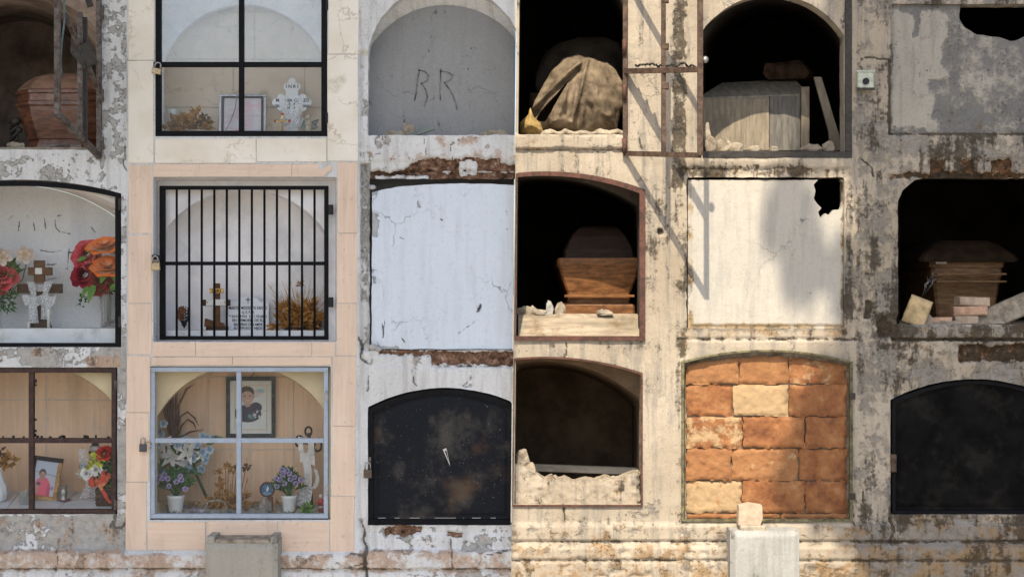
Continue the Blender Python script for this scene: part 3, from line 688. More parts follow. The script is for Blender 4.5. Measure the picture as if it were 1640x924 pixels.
# inner back walls in tile
def tiles(name, mat, rects, depth, thick=.008, bev=.0012, parent=wall, gap=.7):
    for (x0, x1, y0, y1) in rects:
        a = at(x0 + gap, y1 - gap, depth); b = at(x1 - gap, y0 + gap, depth)
        o = rnd.uniform(-.0008, .0008); c = (a + b) / 2
        MB().box(a.x, b.x, depth - thick + o, depth + .004, a.z, b.z, bev).build(name, mat, parent)
def back_board(y0, x0, x1, ya, yb, mat):
    a = at(x0, yb, y0); b = at(x1, ya, y0); return MB().box(a.x, b.x, y0 - .0045, y0 + .02, a.z, b.z).build('niche_back', mat, wall)
BB = back_board(.286, 256, 524, -70, 222, M['grout'])
tiles('tile', M['marble_in'], [(260, 374, 96, 173), (374, 488, 96, 173), (488, 522, 96, 173), (260, 374, 173, 222), (374, 488, 173, 222), (488, 522, 173, 222), (260, 408, 20, 96), (408, 522, 20, 96), (260, 408, -60, 20), (408, 522, -60, 20)], .285, .006, parent=BB)
BB = back_board(.345, 250, 528, 584, 812, M['grout'])
tiles('tile', M['peach_in'], [(252, 334, 603, 720), (334, 471, 603, 720), (471, 527, 603, 720), (252, 334, 585, 603), (334, 471, 585, 603), (471, 527, 585, 603), (252, 334, 720, 810), (334, 403, 720, 810), (403, 471, 720, 810), (471, 527, 720, 810)], .345, .007, parent=BB)
BB = back_board(.335, -112, 190, 575, 800, M['grout'])
tiles('tile', M['peach_in'], [(-108, 75, 640, 705), (75, 188, 640, 705), (-108, 75, 575, 640), (75, 188, 575, 640), (-108, 75, 705, 792), (75, 188, 705, 792)], .335, .007, parent=BB)
# floors: sheets between a front line and a back line, as they stand in the niches
FLOORS = {}
def floor_sheet(key, x0, x1, yf, df, yb, db, mat, name='niche_floor', front=None):
    a, b, c, d = at(x0, yf, df), at(x1, yf, df), at(x1, yb, db), at(x0, yb, db)
    zf, zb = a.z, c.z; FLOORS[key] = (df, zf, db, zb)
    m = MB(); t = .02 if front is None else front
    vs = [a, b, c, d] + [p - Vector((0, 0, t)) for p in (a, b, c, d)]
    m.add(vs, [(0, 1, 2, 3), (7, 6, 5, 4), (0, 4, 5, 1), (1, 5, 6, 2), (2, 6, 7, 3), (3, 7, 4, 0)])
    if mat: return m.build(name, mat, wall)
def fz(key, y):
    df, zf, db, zb = FLOORS[key]; return zf + (zb - zf) * (y - df) / (db - df)
def on(key, px, y): 
    k = KS(y); return Vector(((px - CX) * k, y, fz(key, y)))
floor_sheet('A1', -130, 166, 236, .05, 238, 1.8, M['rubblew'])
floor_sheet('A2', 258, 524, 219.5, .05, 213.5, .28, M['marble_in'])
floor_sheet('A3', 588, 826, 219.5, .0, 215.5, .125, None)
floor_sheet('B1', -120, 189, 526, .07, 524.5, .335, M['sill'], 'niche_sill', .07)
floor_sheet('B2', 262, 522, 529.5, .085, 528, .275, M['sill'], 'niche_sill', .03)
floor_sheet('C1', -108, 189, 817, .055, 787, .33, M['grout'])
floor_sheet('C2', 247, 530, 828, .06, 802, .34, M['rubbleg'])
def slope_tile(xa, xb, xc, xd, t0, t1):                      # a floor tile of the brown door's niche; front x pair, back x pair
    df, zf, db, zb = FLOORS['C1']; y0 = df + (db - df) * t0; y1 = df + (db - df) * t1
    p = [((x - CX) * KS(y), y, fz('C1', y)) for x, y in ((xa + .6, y0 + .001), (xb - .6, y0 + .001), (xc - .6, y1 - .001), (xd + .6, y1 - .001))]
    m = MB(); m.add([(x, y, z + .004) for x, y, z in p] + [(x, y, z + .0005) for x, y, z in p], [(0, 1, 2, 3), (0, 4, 5, 1), (1, 5, 6, 2), (2, 6, 7, 3), (3, 7, 4, 0)]); m.build('tile', M['floor_tile'], wall)
slope_tile(-108, 10, 34, -100, .0, 1); slope_tile(10, 93, 124, 34, .0, 1); slope_tile(93, 188, 187, 124, .0, 1)
FLOORS['C1'] = (FLOORS['C1'][0], FLOORS['C1'][1] + .004, FLOORS['C1'][2], FLOORS['C1'][3] + .004)

# facing tiles of the middle column
def facing(mat, rects, d=.0): 
    for (x0, x1, y0, y1) in rects:
        a = at(x0 + .55, y1 - .55, 0); b = at(x1 - .55, y0 + .55, 0); o = rnd.uniform(-.0012, .0012)
        m = MB().box(a.x, b.x, -.010 + o - d, .0045, a.z, b.z, .0008); j = [(rnd.uniform(-.0009, .0009), rnd.uniform(-.0009, .0009)) for _ in range(4)]; m.v = [(x + j[i % 4][0], y, z + j[i % 4][1]) for i, (x, y, z) in enumerate(m.v)]; m.build('tile', mat, wall)
facing(M['marble'], [(206, 248, -120, 0), (206, 248, 0, 98), (206, 247, 98, 262), (525.5, 575, -120, -12), (525.5, 575, -12, 88), (524.5, 574, 88, 259), (249, 411, 222, 262), (411, 523.5, 222, 260), ])
PT = [(207, 245, 264, 374), (206, 244.5, 376, 486), (205, 244, 486, 568), (204, 242, 569, 660), (202.5, 240, 660, 771), (201.5, 236, 771, 880),
                    (246, 468, 263, 284), (540.5, 573.5, 260, 374), (540, 573, 374, 486), (539, 572, 486, 570), (533, 571, 570, 682), (532, 570, 682, 794), (529, 568, 794, 885),
                    (245, 314, 547.5, 571), (314, 500, 547.5, 571), (500, 538, 547.5, 571), (243, 373, 571.5, 585), (373, 532, 571.5, 585),
                    (237, 330, 834, 880), (331, 445, 833.5, 857), (446, 528, 834, 884)]
facing(M['peach'], [r for r in PT if r[1] - r[0] < r[3] - r[2]]); facing(M['peach_h'], [r for r in PT if r[1] - r[0] >= r[3] - r[2]])
def broken_tile():                                           # the chipped tile over the grille
    a = [(468.8, 283.2), (468.8, 263.8), (508, 262), (514, 272), (521, 269), (527, 265), (533, 265), (531, 274), (524, 277), (519, 283.2)]
    p = [((x - CX) / PX, CZ + (CY - y) / PX) for x, y in a]
    MB().prism(p, -.0105, .0045).build('tile', M['peach_h'], wall)['label'] = 'chipped peach tile with a broken corner'
broken_tile()

# stone block at the foot of the tiled column
ped = thing('stone_block', 'squat weathered grey stone block standing below the peach tiles', 'block', at(386.5, 1042, -.13))
def blockf(seed):
    def f(px, py):
        e = .012 * (1 - S(0, 10, np.minimum(np.minimum(px - f.x0, f.x1 - px), py - f.y0)))
        return .006 * (fbm(px / 25, py / 25, 4, seed) - .5) - e, (.12 + .2 * S(f.y0 + 14, f.y0, py), .0 * px, .1 + 0 * px, .14 + .25 * S(.5, .7, fbm(px / 40, py / 15, 4, seed + 1)))
    return f
def block(th, x0, x1, y0, yfront, mat, seed, name='block_face'):
    f = blockf(seed); f.x0, f.x1, f.y0 = x0, x1, y0
    o = grid_panel(name, (x0, x1, y0, 1042), 2.5, f, mat, th, outer=rough(box4(x0, x1, y0, 1045), 1.5, 5, seed), yb=yfront, skirt=.02)
    o.location = -Vector(th.location); return o
block(ped, 329, 444, 868, -.13, M['pedestal'], 41)
b = MB(); a0 = at(332, 870, -.13); a1 = at(441, 858, -.02)
for (x0, x1, z0, z1, mt, nm) in ((331, 343, 871, 859, 'pedestal', 'block_rim'), (432, 443, 871, 859, 'pedestal', 'block_rim'), (344, 431, 871, 864, 'rubble', 'block_core')):
    p0 = at(x0, z0, -.125); p1 = at(x1, z1, -.125)
    o = MB().box(p0.x, p1.x, -.122, .0, p0.z, p1.z, .004).build(nm, M[mt], ped); o.location = -Vector(ped.location)
    if mt == 'pedestal':
        ca = o.data.color_attributes.new('lay', 'FLOAT_COLOR', 'POINT'); ca.data.foreach_set('color', np.tile([.3, 0, .1, .2], len(o.data.vertices)).astype(np.float32))

# ---------------------------------------------------------------- the sunlit wall of niches
wallr = thing('niche_wall', 'crumbling sunlit cream wall of broken and open burial niches', 'wall', (0, 0, 0))
YR = -.03
def field_right(px, py):
    w1 = (fbm(px / 26, py / 26, 4, 51) - .5) * 18; w2 = (fbm(px / 7, py / 7, 3, 52) - .5) * 8
    X = px + w1 * .5 + w2 * .5; Y = py + w1 * .5 + w2
    h = .008 * (fbm(px / 60, py / 60, 3, 54) - .5) + .003 * (fbm(px / 9, py / 9, 4, 55) - .5)
    wear = .20 + 0 * px; br = 0 * px - .3; oc = 0 * px + .24; gr = .28 + .22 * S(.45, .65, fbm(px / 60, py / 110, 4, 58))
    z = S(1362, 1378, px); wear = wear + .26 * z; gr = gr + .16 * z                                    # spotted grey end, darkened further to paint its shade
    z = rect(X, py, 1076, 1100, -300, 300, 4); wear = wear + .3 * z; gr = gr + .52 * z; h = h - .006 * z   # dirty strip by the gate
    z = rect(X, py, 1082, 1100, 300, 840, 3); wear = wear + .15 * z; gr = gr + .16 * z; oc = oc + .12 * z
    # ledge lines
    z = rect(px, Y, 800, 1004, 216, 239, 2); h = h + .016 * z; oc = oc + .16 * z
    z = rect(px, py + w2 * .3, 800, 1004, 238.5, 241.5, 1); h = h - .01 * z; oc = oc + .5 * z
    z = rect(X, Y, 1078, 1362, 252, 262, 2); h = h + .004 * z; gr = gr + .08 * z
    z = rect(X, Y, 1090, 1362, 268, 284, 2); h = h - .012 * z; gr = gr + .3 * z; oc = oc + .3 * z; wear = wear + .2 * z
    z = rect(X, Y, 1090, 1362, 527, 543, 2); h = h - .006 * z; oc = oc + .34 * z; gr = gr + .14 * z
    z = band(px, 1085, 1372, 2) * band(py + w2 * .3, 542, 545, 1); h = h - .012 * z; gr = gr + .6 * z
    z = rect(X, Y, 1088, 1104, 548, 572, 3); oc = oc + .4 * z; gr = gr + .25 * z; h = h - .008 * z
    z = rect(X, Y, 1354, 1364, 284, 540, 2); wear = wear + .3 * z; gr = gr + .25 * z; h = h - .006 * z
    # broken lintel and sill of the niche with the brick pile
    z = rect(px, Y, 1425, 1800, 216, 252, 3); wear = wear + .1 * z; oc = oc + .1 * z
    z = rect(X, Y, 1488, 1622, 254, 284, 2); h = h - .02 * z; br = br + 1.10 * z; oc = oc + .3 * z
    for (x0, x1) in ((1515, 1540), (1562, 1588)):
        z = rect(X, Y, x0, x1, 256, 276, 2); h = h + .014 * z; br = br - .7 * z
    z = rect(px, Y, 1426, 1800, 277, 286, 2); h = h - .012 * z; br = br + 1.20 * z; gr = gr + .2 * z
    z = rect(px, Y, 1428, 1800, 521, 543, 2); h = h + .016 * z; oc = oc + .25 * z; gr = gr + .12 * z; wear = wear + .15 * z
    z = band(px, 1428, 1800, 2) * band(py + w2 * .4, 541, 546, 1.5); h = h - .02 * z; gr = gr + .6 * z
    z = rect(X, Y, 1428, 1528, 546, 575, 2); h = h + .006 * z; oc = oc + .3 * z
    z = rect(X, Y, 1535, 1800, 552, 578, 2); h = h - .03 * z; br = br + 1.40 * z; gr = gr + .3 * z
    z = rect(X, Y, 1405, 1440, 505, 540, 3); h = h - .02 * z; br = br + 0.80 * z; gr = gr + .3 * z
    z = rect(px, Y, 1426, 1800, 823, 838, 2); oc = oc + .3 * z; br = br + 0.40 * z; gr = gr + .15 * z
    z = rect(X, Y, 1386, 1394, 480, 512, 2); gr = gr + .9 * z; h = h - .02 * z
    # plinth mouldings
    z = S(836, 842, py + w2 * .3); h = h + .02 * z; oc = oc + .26 * z; gr = gr + .02 * z; wear = wear + .12 * z; z = z * S(1270, 1320, px); gr = gr + .0 * z; wear = wear + .12 * z; oc = oc + .08 * z; br = br + .2 * z * S(868, 880, py)
    h = h - .010 * band(py + w2 * .2, 864, 868, 1.2); gr = gr + .5 * band(py + w2 * .4, 864.5, 867.5, 1.5)
    z = S(868, 874, py); h = h + .03 * z; oc = oc + .1 * z
    h = h - .010 * band(py + w2 * .4, 892, 896, 1.5); gr = gr + .5 * band(py + w2 * .5, 892.5, 895.5, 1.5)
    h = h - .008 * S(.57, .7, fbm(px / 22, py / 10, 4, 61)) * S(868, 876, py)
    # black frames set in the plaster
    z = rect(px, py, 1424, 1430, 95, 216, 1); gr = gr + .7 * z; h = h - .008 * z
    z = rect(px, py, 1424, 1800, 213, 217, 1); gr = gr + .5 * z; h = h - .006 * z
    for pts, wd, dp in (([(1378, 95), (1395, 92), (1424, 96)], 1.5, .006), ([(1424, 96), (1424, 215)], 1.6, .008), ([(902, 800), (905, 835)], 1.8, .01), ([(905, 540), (908, 556), (905, 574)], 1.3, .006), ([(1362, 780), (1366, 838)], 1.8, .01),
                        ([(1425, 822), (1428, 850), (1424, 868)], 2.0, .012), ([(1380, 255), (1395, 268), (1398, 282)], 1.3, .006), ([(1382, 780), (1384, 820)], 1.2, .005), ([(1405, 560), (1430, 552)], 1.2, .005), ([(1022, 210), (1026, 236)], 1.1, .004)):
        d = segd(px + w2 * .6, py + w2 * .4, pts); f = 1 - S(wd * .3, wd * .8 + .7, d); h = h - dp * .7 * f; gr = gr + .7 * f
    for pts in ([(1186, 266), (1188, 268)], [(1196, 265), (1199, 269)], [(1206, 264), (1215, 265), (1210, 273)]):
        d = segd(px, py, pts); gr = gr + .7 * (1 - S(.6, 2, d))
    d = np.hypot(px - 1057, py - 371); f = 1 - S(3, 6, d + w2 * .3); h = h - .02 * f; gr = gr + .9 * f
    return h, (wear, br, oc, gr)
def clipR(poly, d=4): return [(max(x, sm(y) + d), y) for x, y in poly]
RH = dict(D1=rough(box4(800, 1002, -90, 216), .8, 6, 71), D2=rough(arch(1120, 1352, 58, -8, 243), 1, 6, 72), D3=rough(box4(1427, 1720, 7, 213), 1.4, 6, 73), E1=rough(arch(715, 1028, 306, 278, 541), .8, 6, 74),
          E2=rough(box4(1100, 1352, 284, 526), 1.6, 6, 75), E3=rough([(1438, 520), (1438, 322), (1446, 305), (1466, 288), (1485, 285), (1720, 285), (1720, 520)], 1.5, 6, 76),
          F1=rough(arch(715, 1027, 598, 572, 808), 1.2, 6, 77), F2=arch(1095, 1363, 580, 561, 833), F3=rough(arch(1426, 1694, 640, 607, 824), .8, 6, 78))
RH = {k: clipR(v) for k, v in RH.items()}
Rout = [(sm(1042), 1042), (sm(-230), -230), (1920, -230), (1920, 1042)]
grid_panel('plaster_face', (812, 1920, -230, 1042), 2.5, field_right, M['wallr'], wallr, outer=Rout, holes=list(RH.values()), yb=YR, skirt=.05)
def lin(rings, mat, cap=True, back=None): return lining('niche_lining', [(clipR(p, 3 + 2 * i), d) for i, (p, d) in enumerate(rings)], mat, wallr, cap, back)
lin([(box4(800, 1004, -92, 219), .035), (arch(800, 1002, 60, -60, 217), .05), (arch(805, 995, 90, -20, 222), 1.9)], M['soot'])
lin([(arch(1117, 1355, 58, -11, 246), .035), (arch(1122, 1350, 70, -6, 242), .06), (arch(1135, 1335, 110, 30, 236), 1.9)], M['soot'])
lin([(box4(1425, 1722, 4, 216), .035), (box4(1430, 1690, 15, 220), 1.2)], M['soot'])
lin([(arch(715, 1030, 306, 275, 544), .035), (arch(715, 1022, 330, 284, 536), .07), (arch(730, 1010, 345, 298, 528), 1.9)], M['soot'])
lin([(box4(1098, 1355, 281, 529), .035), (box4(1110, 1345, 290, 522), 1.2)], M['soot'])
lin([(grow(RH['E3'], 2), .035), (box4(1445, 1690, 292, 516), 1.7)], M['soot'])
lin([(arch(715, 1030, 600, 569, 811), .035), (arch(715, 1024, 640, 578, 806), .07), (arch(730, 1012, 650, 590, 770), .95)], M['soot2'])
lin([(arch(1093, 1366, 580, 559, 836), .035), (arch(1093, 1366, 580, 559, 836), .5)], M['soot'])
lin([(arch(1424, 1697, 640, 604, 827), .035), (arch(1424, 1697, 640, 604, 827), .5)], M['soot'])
def floor_r(key, x0, x1, yf, df, yb, db, mat, name='niche_floor', t=.02):
    global wall
    keep = wall; wall = wallr; floor_sheet(key, x0, x1, yf, df, yb, db, mat, name, t); wall = keep
floor_r('D1', 834, 1003, 217, .02, 220, 1.8, M['rubblew']); floor_r('D2', 1120, 1353, 243, .02, 236, 1.8, M['rubble'])
floor_r('E1', 830, 1027, 541, .03, 504, .12, M['sill_r'], 'niche_sill', .06)
df = FLOORS['E1']; floor_r('E1b', 830, 1027, 503.5, .121, 500, 1.8, M['rubble'])
floor_r('E3', 1440, 1700, 520, .02, 508, 1.6, M['rubble']); floor_r('F1', 828, 1026, 808, .03, 770, .93, M['soot2'])
# sealing panels
def panel_d3(px, py):
    w = (fbm(px / 22, py / 22, 4, 81) - .5) * 40
    h = .008 * (fbm(px / 45, py / 45, 4, 82) - .5) + .0015 * (fbm(px / 6, py / 6, 3, 83) - .5)
    pale = np.maximum(rect(px + w * .5, py + w, 1432, 1492, 25, 200, 12), rect(px + w * .6, py, 1470, 1510, 20, 125, 10)) * (1 - .9 * rect(px + w * .2, py, 1462, 1474, -20, 60, 4))  # pale patch paints a sunlit piece onto the panel
    return h, (.60 - .8 * pale, 0 * px - .4, .1 + .3 * S(150, 200, py), .30 - .28 * pale + .2 * S(1427, 1431, 1432 - (px - 1427)))
hole_d3 = rough([(1536, -30), (1537, 30), (1544, 44), (1560, 54), (1578, 58), (1600, 60), (1618, 66), (1632, 64), (1650, 56), (1668, 40), (1676, -30)], 2, 5, 84)
grid_panel('sealing_panel', (1425, 1722, 4, 216), 2.5, panel_d3, M['panelr'], wallr, outer=box4(1425.5, 1722, 5, 215), holes=[hole_d3], yb=-.016, skirt=.03)['label'] = 'mottled grey panel with a hole broken at its top'
def panel_e2(px, py):
    h = -.006 * (1 - S(4, 7, np.minimum(np.minimum(px - 1101, 1356 - px), 526 - py))) + .006 * (fbm(px / 50, py / 50, 4, 86) - .5) + .001 * (fbm(px / 6, py / 6, 3, 87) - .5)
    e = np.minimum(np.minimum(px - 1106, 1350 - px), 523 - py)
    n = fbm(px / 16, py / 16, 4, 88)
    gr = .0 * px + .25 * (1 - S(0, 16, e)) + .55 * rect(px + 30 * (n - .5), py + 30 * (n - .5), 1288, 1318, 462, 470, 3) + .12 * rect(px, py, 1220, 1350, 460, 525, 20) + .4 * rect(px, py, 1290, 1360, 284, 300, 6)
    return h, (.08 + .3 * (1 - S(0, 8, e)), 0 * px - .4, .12 + .5 * (1 - S(2, 9, e)) + .2 * (1 - S(0, 20, 523 - py)), gr + .25 * (1 - S(0, 6, e)))
hole_e2 = rough([(1303, 296), (1312, 286), (1340, 284), (1350, 292), (1351, 322), (1346, 336), (1336, 337), (1328, 346), (1322, 342), (1314, 350), (1311, 340), (1316, 333), (1308, 326), (1303, 318), (1306, 306)], 1.2, 4, 89)
grid_panel('sealing_panel', (1102, 1354, 284, 528), 2, panel_e2, M['slabr'], wallr, outer=rough(box4(1101.5, 1353, 288.5, 526.5), 1.0, 5, 90), holes=[hole_e2], yb=-.017, skirt=.02)['label'] = 'cream slab with a jagged black hole in its corner'
def frame_fill(name, x0, x1, y0, y1, d, mat): a = at(x0, y1, d); b = at(x1, y0, d); return MB().box(a.x, b.x, d, d + .03, a.z, b.z).build(name, mat, wallr)
# bricks that close one niche
F2top = arch(1099, 1357, 585, 571, 830)
def ytop(x): 
    t = [p for p in F2top if True]; 
    for (ax, ay), (bx, by) in zip(t[1:-1], t[2:-1] + [t[-1]]):
        if ax <= x <= bx: return ay + (by - ay) * (x - ax) / (bx - ax + 1e-9)
    return 581
a = at(1096, 836, .012); b_ = at(1362, 560, .012); bed_ = MB().box(a.x, b_.x, .012, .03, a.z, b_.z).build('mortar_bed', M['rubble'], wallr)
rows = [(0, 616, [1099, 1183, 1264, 1357]), (616, 667, [1099, 1174, 1263, 1357]), (667, 718, [1099, 1190, 1290, 1357]), (718, 770, [1099, 1172, 1279, 1357]), (770, 822, [1099, 1188, 1290, 1357]), (822, 831, [1099, 1250, 1357])]
pale = {(1, 1): .78, (2, 0): .56, (3, 1): .46, (4, 0): .66, (0, 2): .5, (1, 2): .42, (0, 0): .40, (0, 1): .34, (4, 2): .3}
for r, (y0, y1, xs) in enumerate(rows):
    for c, (x0, x1) in enumerate(zip(xs, xs[1:])):
        o = [(x0 + 1.1, y1 - 1.2)]
        if r == 0: o += [(x0 + 1.1 + (x1 - x0 - 2.2) * i / 5, ytop(x0 + 1 + (x1 - x0 - 2) * i / 5)) for i in range(6)]
        else: o += [(x0 + 1.1, y0 + 1.1), (x1 - 1.1, y0 + 1.1)]
        o += [(x1 - 1.1, y1 - 1.1)]; s = 100 + r * 7 + c; pv = pale.get((r, c), 0); dz = rnd.uniform(-.006, .005)
        def fb(px, py, s=s, pv=pv, o=o):
            q = nearest(px, py, o)[2]
            return .010 * (fbm(px / 10, py / 10, 4, s) - .5) + .005 * (fbm(px / 4, py / 4, 3, s + 1) - .5) - .007 * (1 - S(0, 2.5, q + 6 * (fbm(px / 7, py / 7, 3, s + 2) - .5))), (pv + .0 * px, 0 * px, 0 * px, 0 * px)
        grid_panel('brick', (x0, x1, min(p[1] for p in o) - 1, y1), 2.5, fb, M['brick'], bed_, outer=rough(o, 1.8, 4, s), yb=YR + .022 + dz, skirt=.03)
# remnants of the wall that closed the empty niche
rem = rough([(824, 809), (824, 742), (838, 748), (858, 760), (872, 768), (884, 764), (896, 770), (906, 766), (922, 772), (940, 768), (955, 771), (968, 764), (985, 768), (1000, 762), (1012, 758), (1025, 756), (1025, 809)], 3, 4, 93)
def remf(px, py): return .016 * (fbm(px / 9, py / 9, 4, 94) - .5), (.2 + 0 * px, 0 * px - .3, .42 + 0 * px, .34 + .2 * S(.5, .7, fbm(px / 9, py / 9, 3, 95)))
grid_panel('broken_masonry', (818, 1026, 735, 809), 2.5, remf, M['wallr'], wallr, outer=clipR(rem), yb=.0, skirt=.10)
# block below the bricks
pedr = thing('stone_block', 'pale mottled stone block standing below the bricked up niche', 'block', at(1226, 1042, -.16))
block(pedr, 1170, 1281, 850, -.16, M['pedestalr'], 43)
# ================================================================ builders for the things in the niches
def st(name, label, cat, key, px, y, group=None, rotz=0):
    t = thing(name, label, cat, on(key, px, y), rotz, group); return t, KS(y)
V = Vector
def padlock(px, py, y, w, h, body, label, tilt=0.0, group='padlocks on the niche doors'):
    t = thing('padlock', label, 'padlock', at(px, py, y)); t.rotation_euler = (0, R(tilt), 0); tag(t, group=group); k = 1 / PX
    MB(k).box(-w / 2, w / 2, -w * .25, w * .25, -h, 0, .8).build('lock_body', body, t)
    r = w * .32; pts = [(-r, 0, -1)] + [(r * -math.cos(a), 0, h * .55 + r * math.sin(a)) for a in [math.pi * i / 7 for i in range(8)]] + [(r, 0, -1)]
    MB(k).tube(pts, w * .09, 6).build('shackle', M['steel'], t, True)
    return t
def hinge(m_parent, x, z, mat, w=5, h=14, y=-6):
    o = MB(1 / PX).box(x - w / 2, x + w / 2, y - 2, y + 2, z - h / 2, z + h / 2, .6); o.tube([(x, y - 3, z - h / 2 - 1), (x, y - 3, z + h / 2 + 1)], 2, 6)
    o.build('hinge', mat, m_parent)
def rect_door(label, x0, x1, y0, y1, y, mat, glass, bw, vx=None, hy=None, group='glazed niche doors', dep=10, skew=0, hinges=(), hmat=None, mull=None):
    """A rectangular glazed door; picture units on the wall plane; origin at its lower corner."""
    t = thing('niche_door', label, 'door', at((x0 + x1) / 2, y1, y), 0, group); k = KS(y); W = (x1 - x0) / 2; H = y1 - y0
    mull = mull or bw
    f = MB(k)
    f.box(-W, W, -dep / 2, dep / 2, 0, bw, .7); f.box(-W, W, -dep / 2, dep / 2, H - bw, H, .7)
    f.box(-W, -W + bw, -dep / 2 + .4, dep / 2 - .4, bw, H - bw, .7); f.box(W - bw, W, -dep / 2 + .4, dep / 2 - .4, bw, H - bw, .7)
    f.build('frame', mat, t)
    xs = [-W + bw]; zs = [bw]
    if vx is not None:
        c = vx - (x0 + x1) / 2; MB(k).box(c - mull / 2, c + mull / 2, -dep / 2 + .8, dep / 2 - .8, bw, H - bw, .6).build('mullion', mat, t); xs += [c - mull / 2, c + mull / 2]
    if hy is not None:
        c = y1 - hy; MB(k).box(-W + bw, W - bw, -dep / 2 + 1.4, dep / 2 - 1.4, c - mull / 2, c + mull / 2, .6).build('crossbar', mat, t); zs += [c - mull / 2, c + mull / 2]
    xs.append(W - bw); zs.append(H - bw)
    for i in range(0, len(xs), 2):
        for j in range(0, len(zs), 2):
            m = MB(k); m.box(xs[i] - .8, xs[i + 1] + .8, .6, 1.8, zs[j] - .8, zs[j + 1] + .8); g_ = glass[j // 2] if isinstance(glass, list) else glass
            m.build('pane', g_, t)
    for hx, hz in hinges: hinge(t, hx - (x0 + x1) / 2, y1 - hz, hmat or mat)
    return t, k

def petals_rose(m, c, ax, r, rings=4):
    c = V(c); ax = V(ax).normalized(); u = ax.orthogonal().normalized(); w = ax.cross(u)
    for i in range(rings):
        n = 3 + i; t = (i + .5) / rings
        for j in range(n):
            a = 2 * math.pi * (j + .5 * (i % 2)) / n + i * .7 + rnd.uniform(-.2, .2); rad = (u * math.cos(a) + w * math.sin(a))
            tilt = .10 + 1.15 * t * t; d = ax * math.cos(tilt) + rad * math.sin(tilt)
            m.petal(c + rad * r * .10 * i - ax * r * .12 * i, d, ax * math.sin(tilt) - rad * math.cos(tilt), r * (.55 + .45 * t), r * (.55 + .75 * t), -.5 * t, .45, 4, 1.0)
def lily(m, c, ax, r, n=6, w=.42, bend=-.35, tip=.15):
    c = V(c); ax = V(ax).normalized(); u = ax.orthogonal().normalized(); v = ax.cross(u)
    for j in range(n):
        a = 2 * math.pi * j / n + rnd.uniform(-.1, .1); rad = u * math.cos(a) + v * math.sin(a); d = ax * .45 + rad
        m.petal(c, d, ax - rad * .45, r, r * w, bend, .25, 4, tip)
def leaf(m, o, d, L, W, bend=-.3): m.petal(o, d, V((rnd.uniform(-.5, .5), -1, rnd.uniform(-.2, .8))), L, W, bend, .3)
def rdir(up=.2, front=.6):
    return V((rnd.uniform(-1, 1), rnd.uniform(-front - .3, .35), rnd.uniform(-.7 + up, 1))).normalized()
def leaf_mass(m, c, rx, ry, rz, n, L, W, lo=0.0):
    for _ in range(n):
        while 1:
            p = V((rnd.uniform(-1, 1), rnd.uniform(-1, 1), rnd.uniform(-1, 1)))
            if lo <= p.length <= 1: break
        q = V(c) + V((p.x * rx, p.y * ry, p.z * rz)); d = (p + rdir(.3) * .8).normalized()
        leaf(m, q, d, L * rnd.uniform(.6, 1.3), W * rnd.uniform(.6, 1.2), rnd.uniform(-.6, .3))

def coffin(label, px, yf, key, w, prof, L, mats, group='coffins lying in open niches', ch=.16, lid_from=None, trim=None, rotz=0, z0=0):
    """prof: list of (height, half width factor) in picture units from base to lid top; the plan is a rectangle with cut corners."""
    t, k = st('coffin', label, 'coffin', key, px, yf, group, rotz)
    t.location.z += z0
    def plan(s):
        hw = w / 2 * s; c = w * ch * s; ins = (1 - s) * w * .32
        return [(-hw, c + ins), (-hw + c, ins), (hw - c, ins), (hw, c + ins), (hw, L - c - ins), (hw - c, L - ins), (-hw + c, L - ins), (-hw, L - c - ins)]
    def loft(pr, name, mat):
        m = MB(k); vs = []; fs = []
        for z, s in pr: vs += [(x, y, z) for x, y in plan(s)]
        for i in range(len(pr) - 1):
            for j in range(8): a = i * 8 + j; b = i * 8 + (j + 1) % 8; fs.append((a, b, b + 8, a + 8))
        fs += [tuple(range(7, -1, -1)), tuple(range((len(pr) - 1) * 8, len(pr) * 8))]
        m.add(vs, fs); return m.build(name, mat, t)
    for name, pr, mat in prof: loft(pr, name, mats[mat])
    return t, k

# ================================================================ first column, top: open niche with coffin and rusty gate
t, k = coffin('reddish brown wooden coffin with a domed lid in the dark open niche', 92, .22, 'A1', 148,
    [('base', [(0, .80), (6, .79), (14, .74), (15, .80)], 0), ('body', [(15, .78), (24, .82), (44, .93), (60, .985), (66, .99)], 0), ('rim', [(66, 1.0), (69, 1.035), (74, 1.03), (76, .99), (86, 1.0), (88, 1.04), (92, 1.04), (94, 1.0)], 0),
     ('lid', [(94, 1.0), (97, .975), (102, .92), (109, .82), (116, .68), (121, .5), (123, .3)], 1)], 330, [M['wood1'], M['wood1b']], ch=.2)
m = MB(k)
for i in range(3):
    a = [(-78 + 6 * math.sin(s * .7 + i * 2), 26 + 3 * math.cos(s * .8 + i * 2), 46 - s * 3.4) for s in range(11)]; m.tube(a, 2.6, 6)
m.ball((-76, 25, 44), 9, 1, .8, .9); m.ball((-70, 26, 30), 6)
m.build('rope_handle', M['darksteel'], t, True)
m = MB(k); m.bar((2, 4, 95), (14, 4, 95), 3, 4); m.build('lid_clasp', M['darksteel'], [o for o in t.children if o.name.startswith('lid')][0])
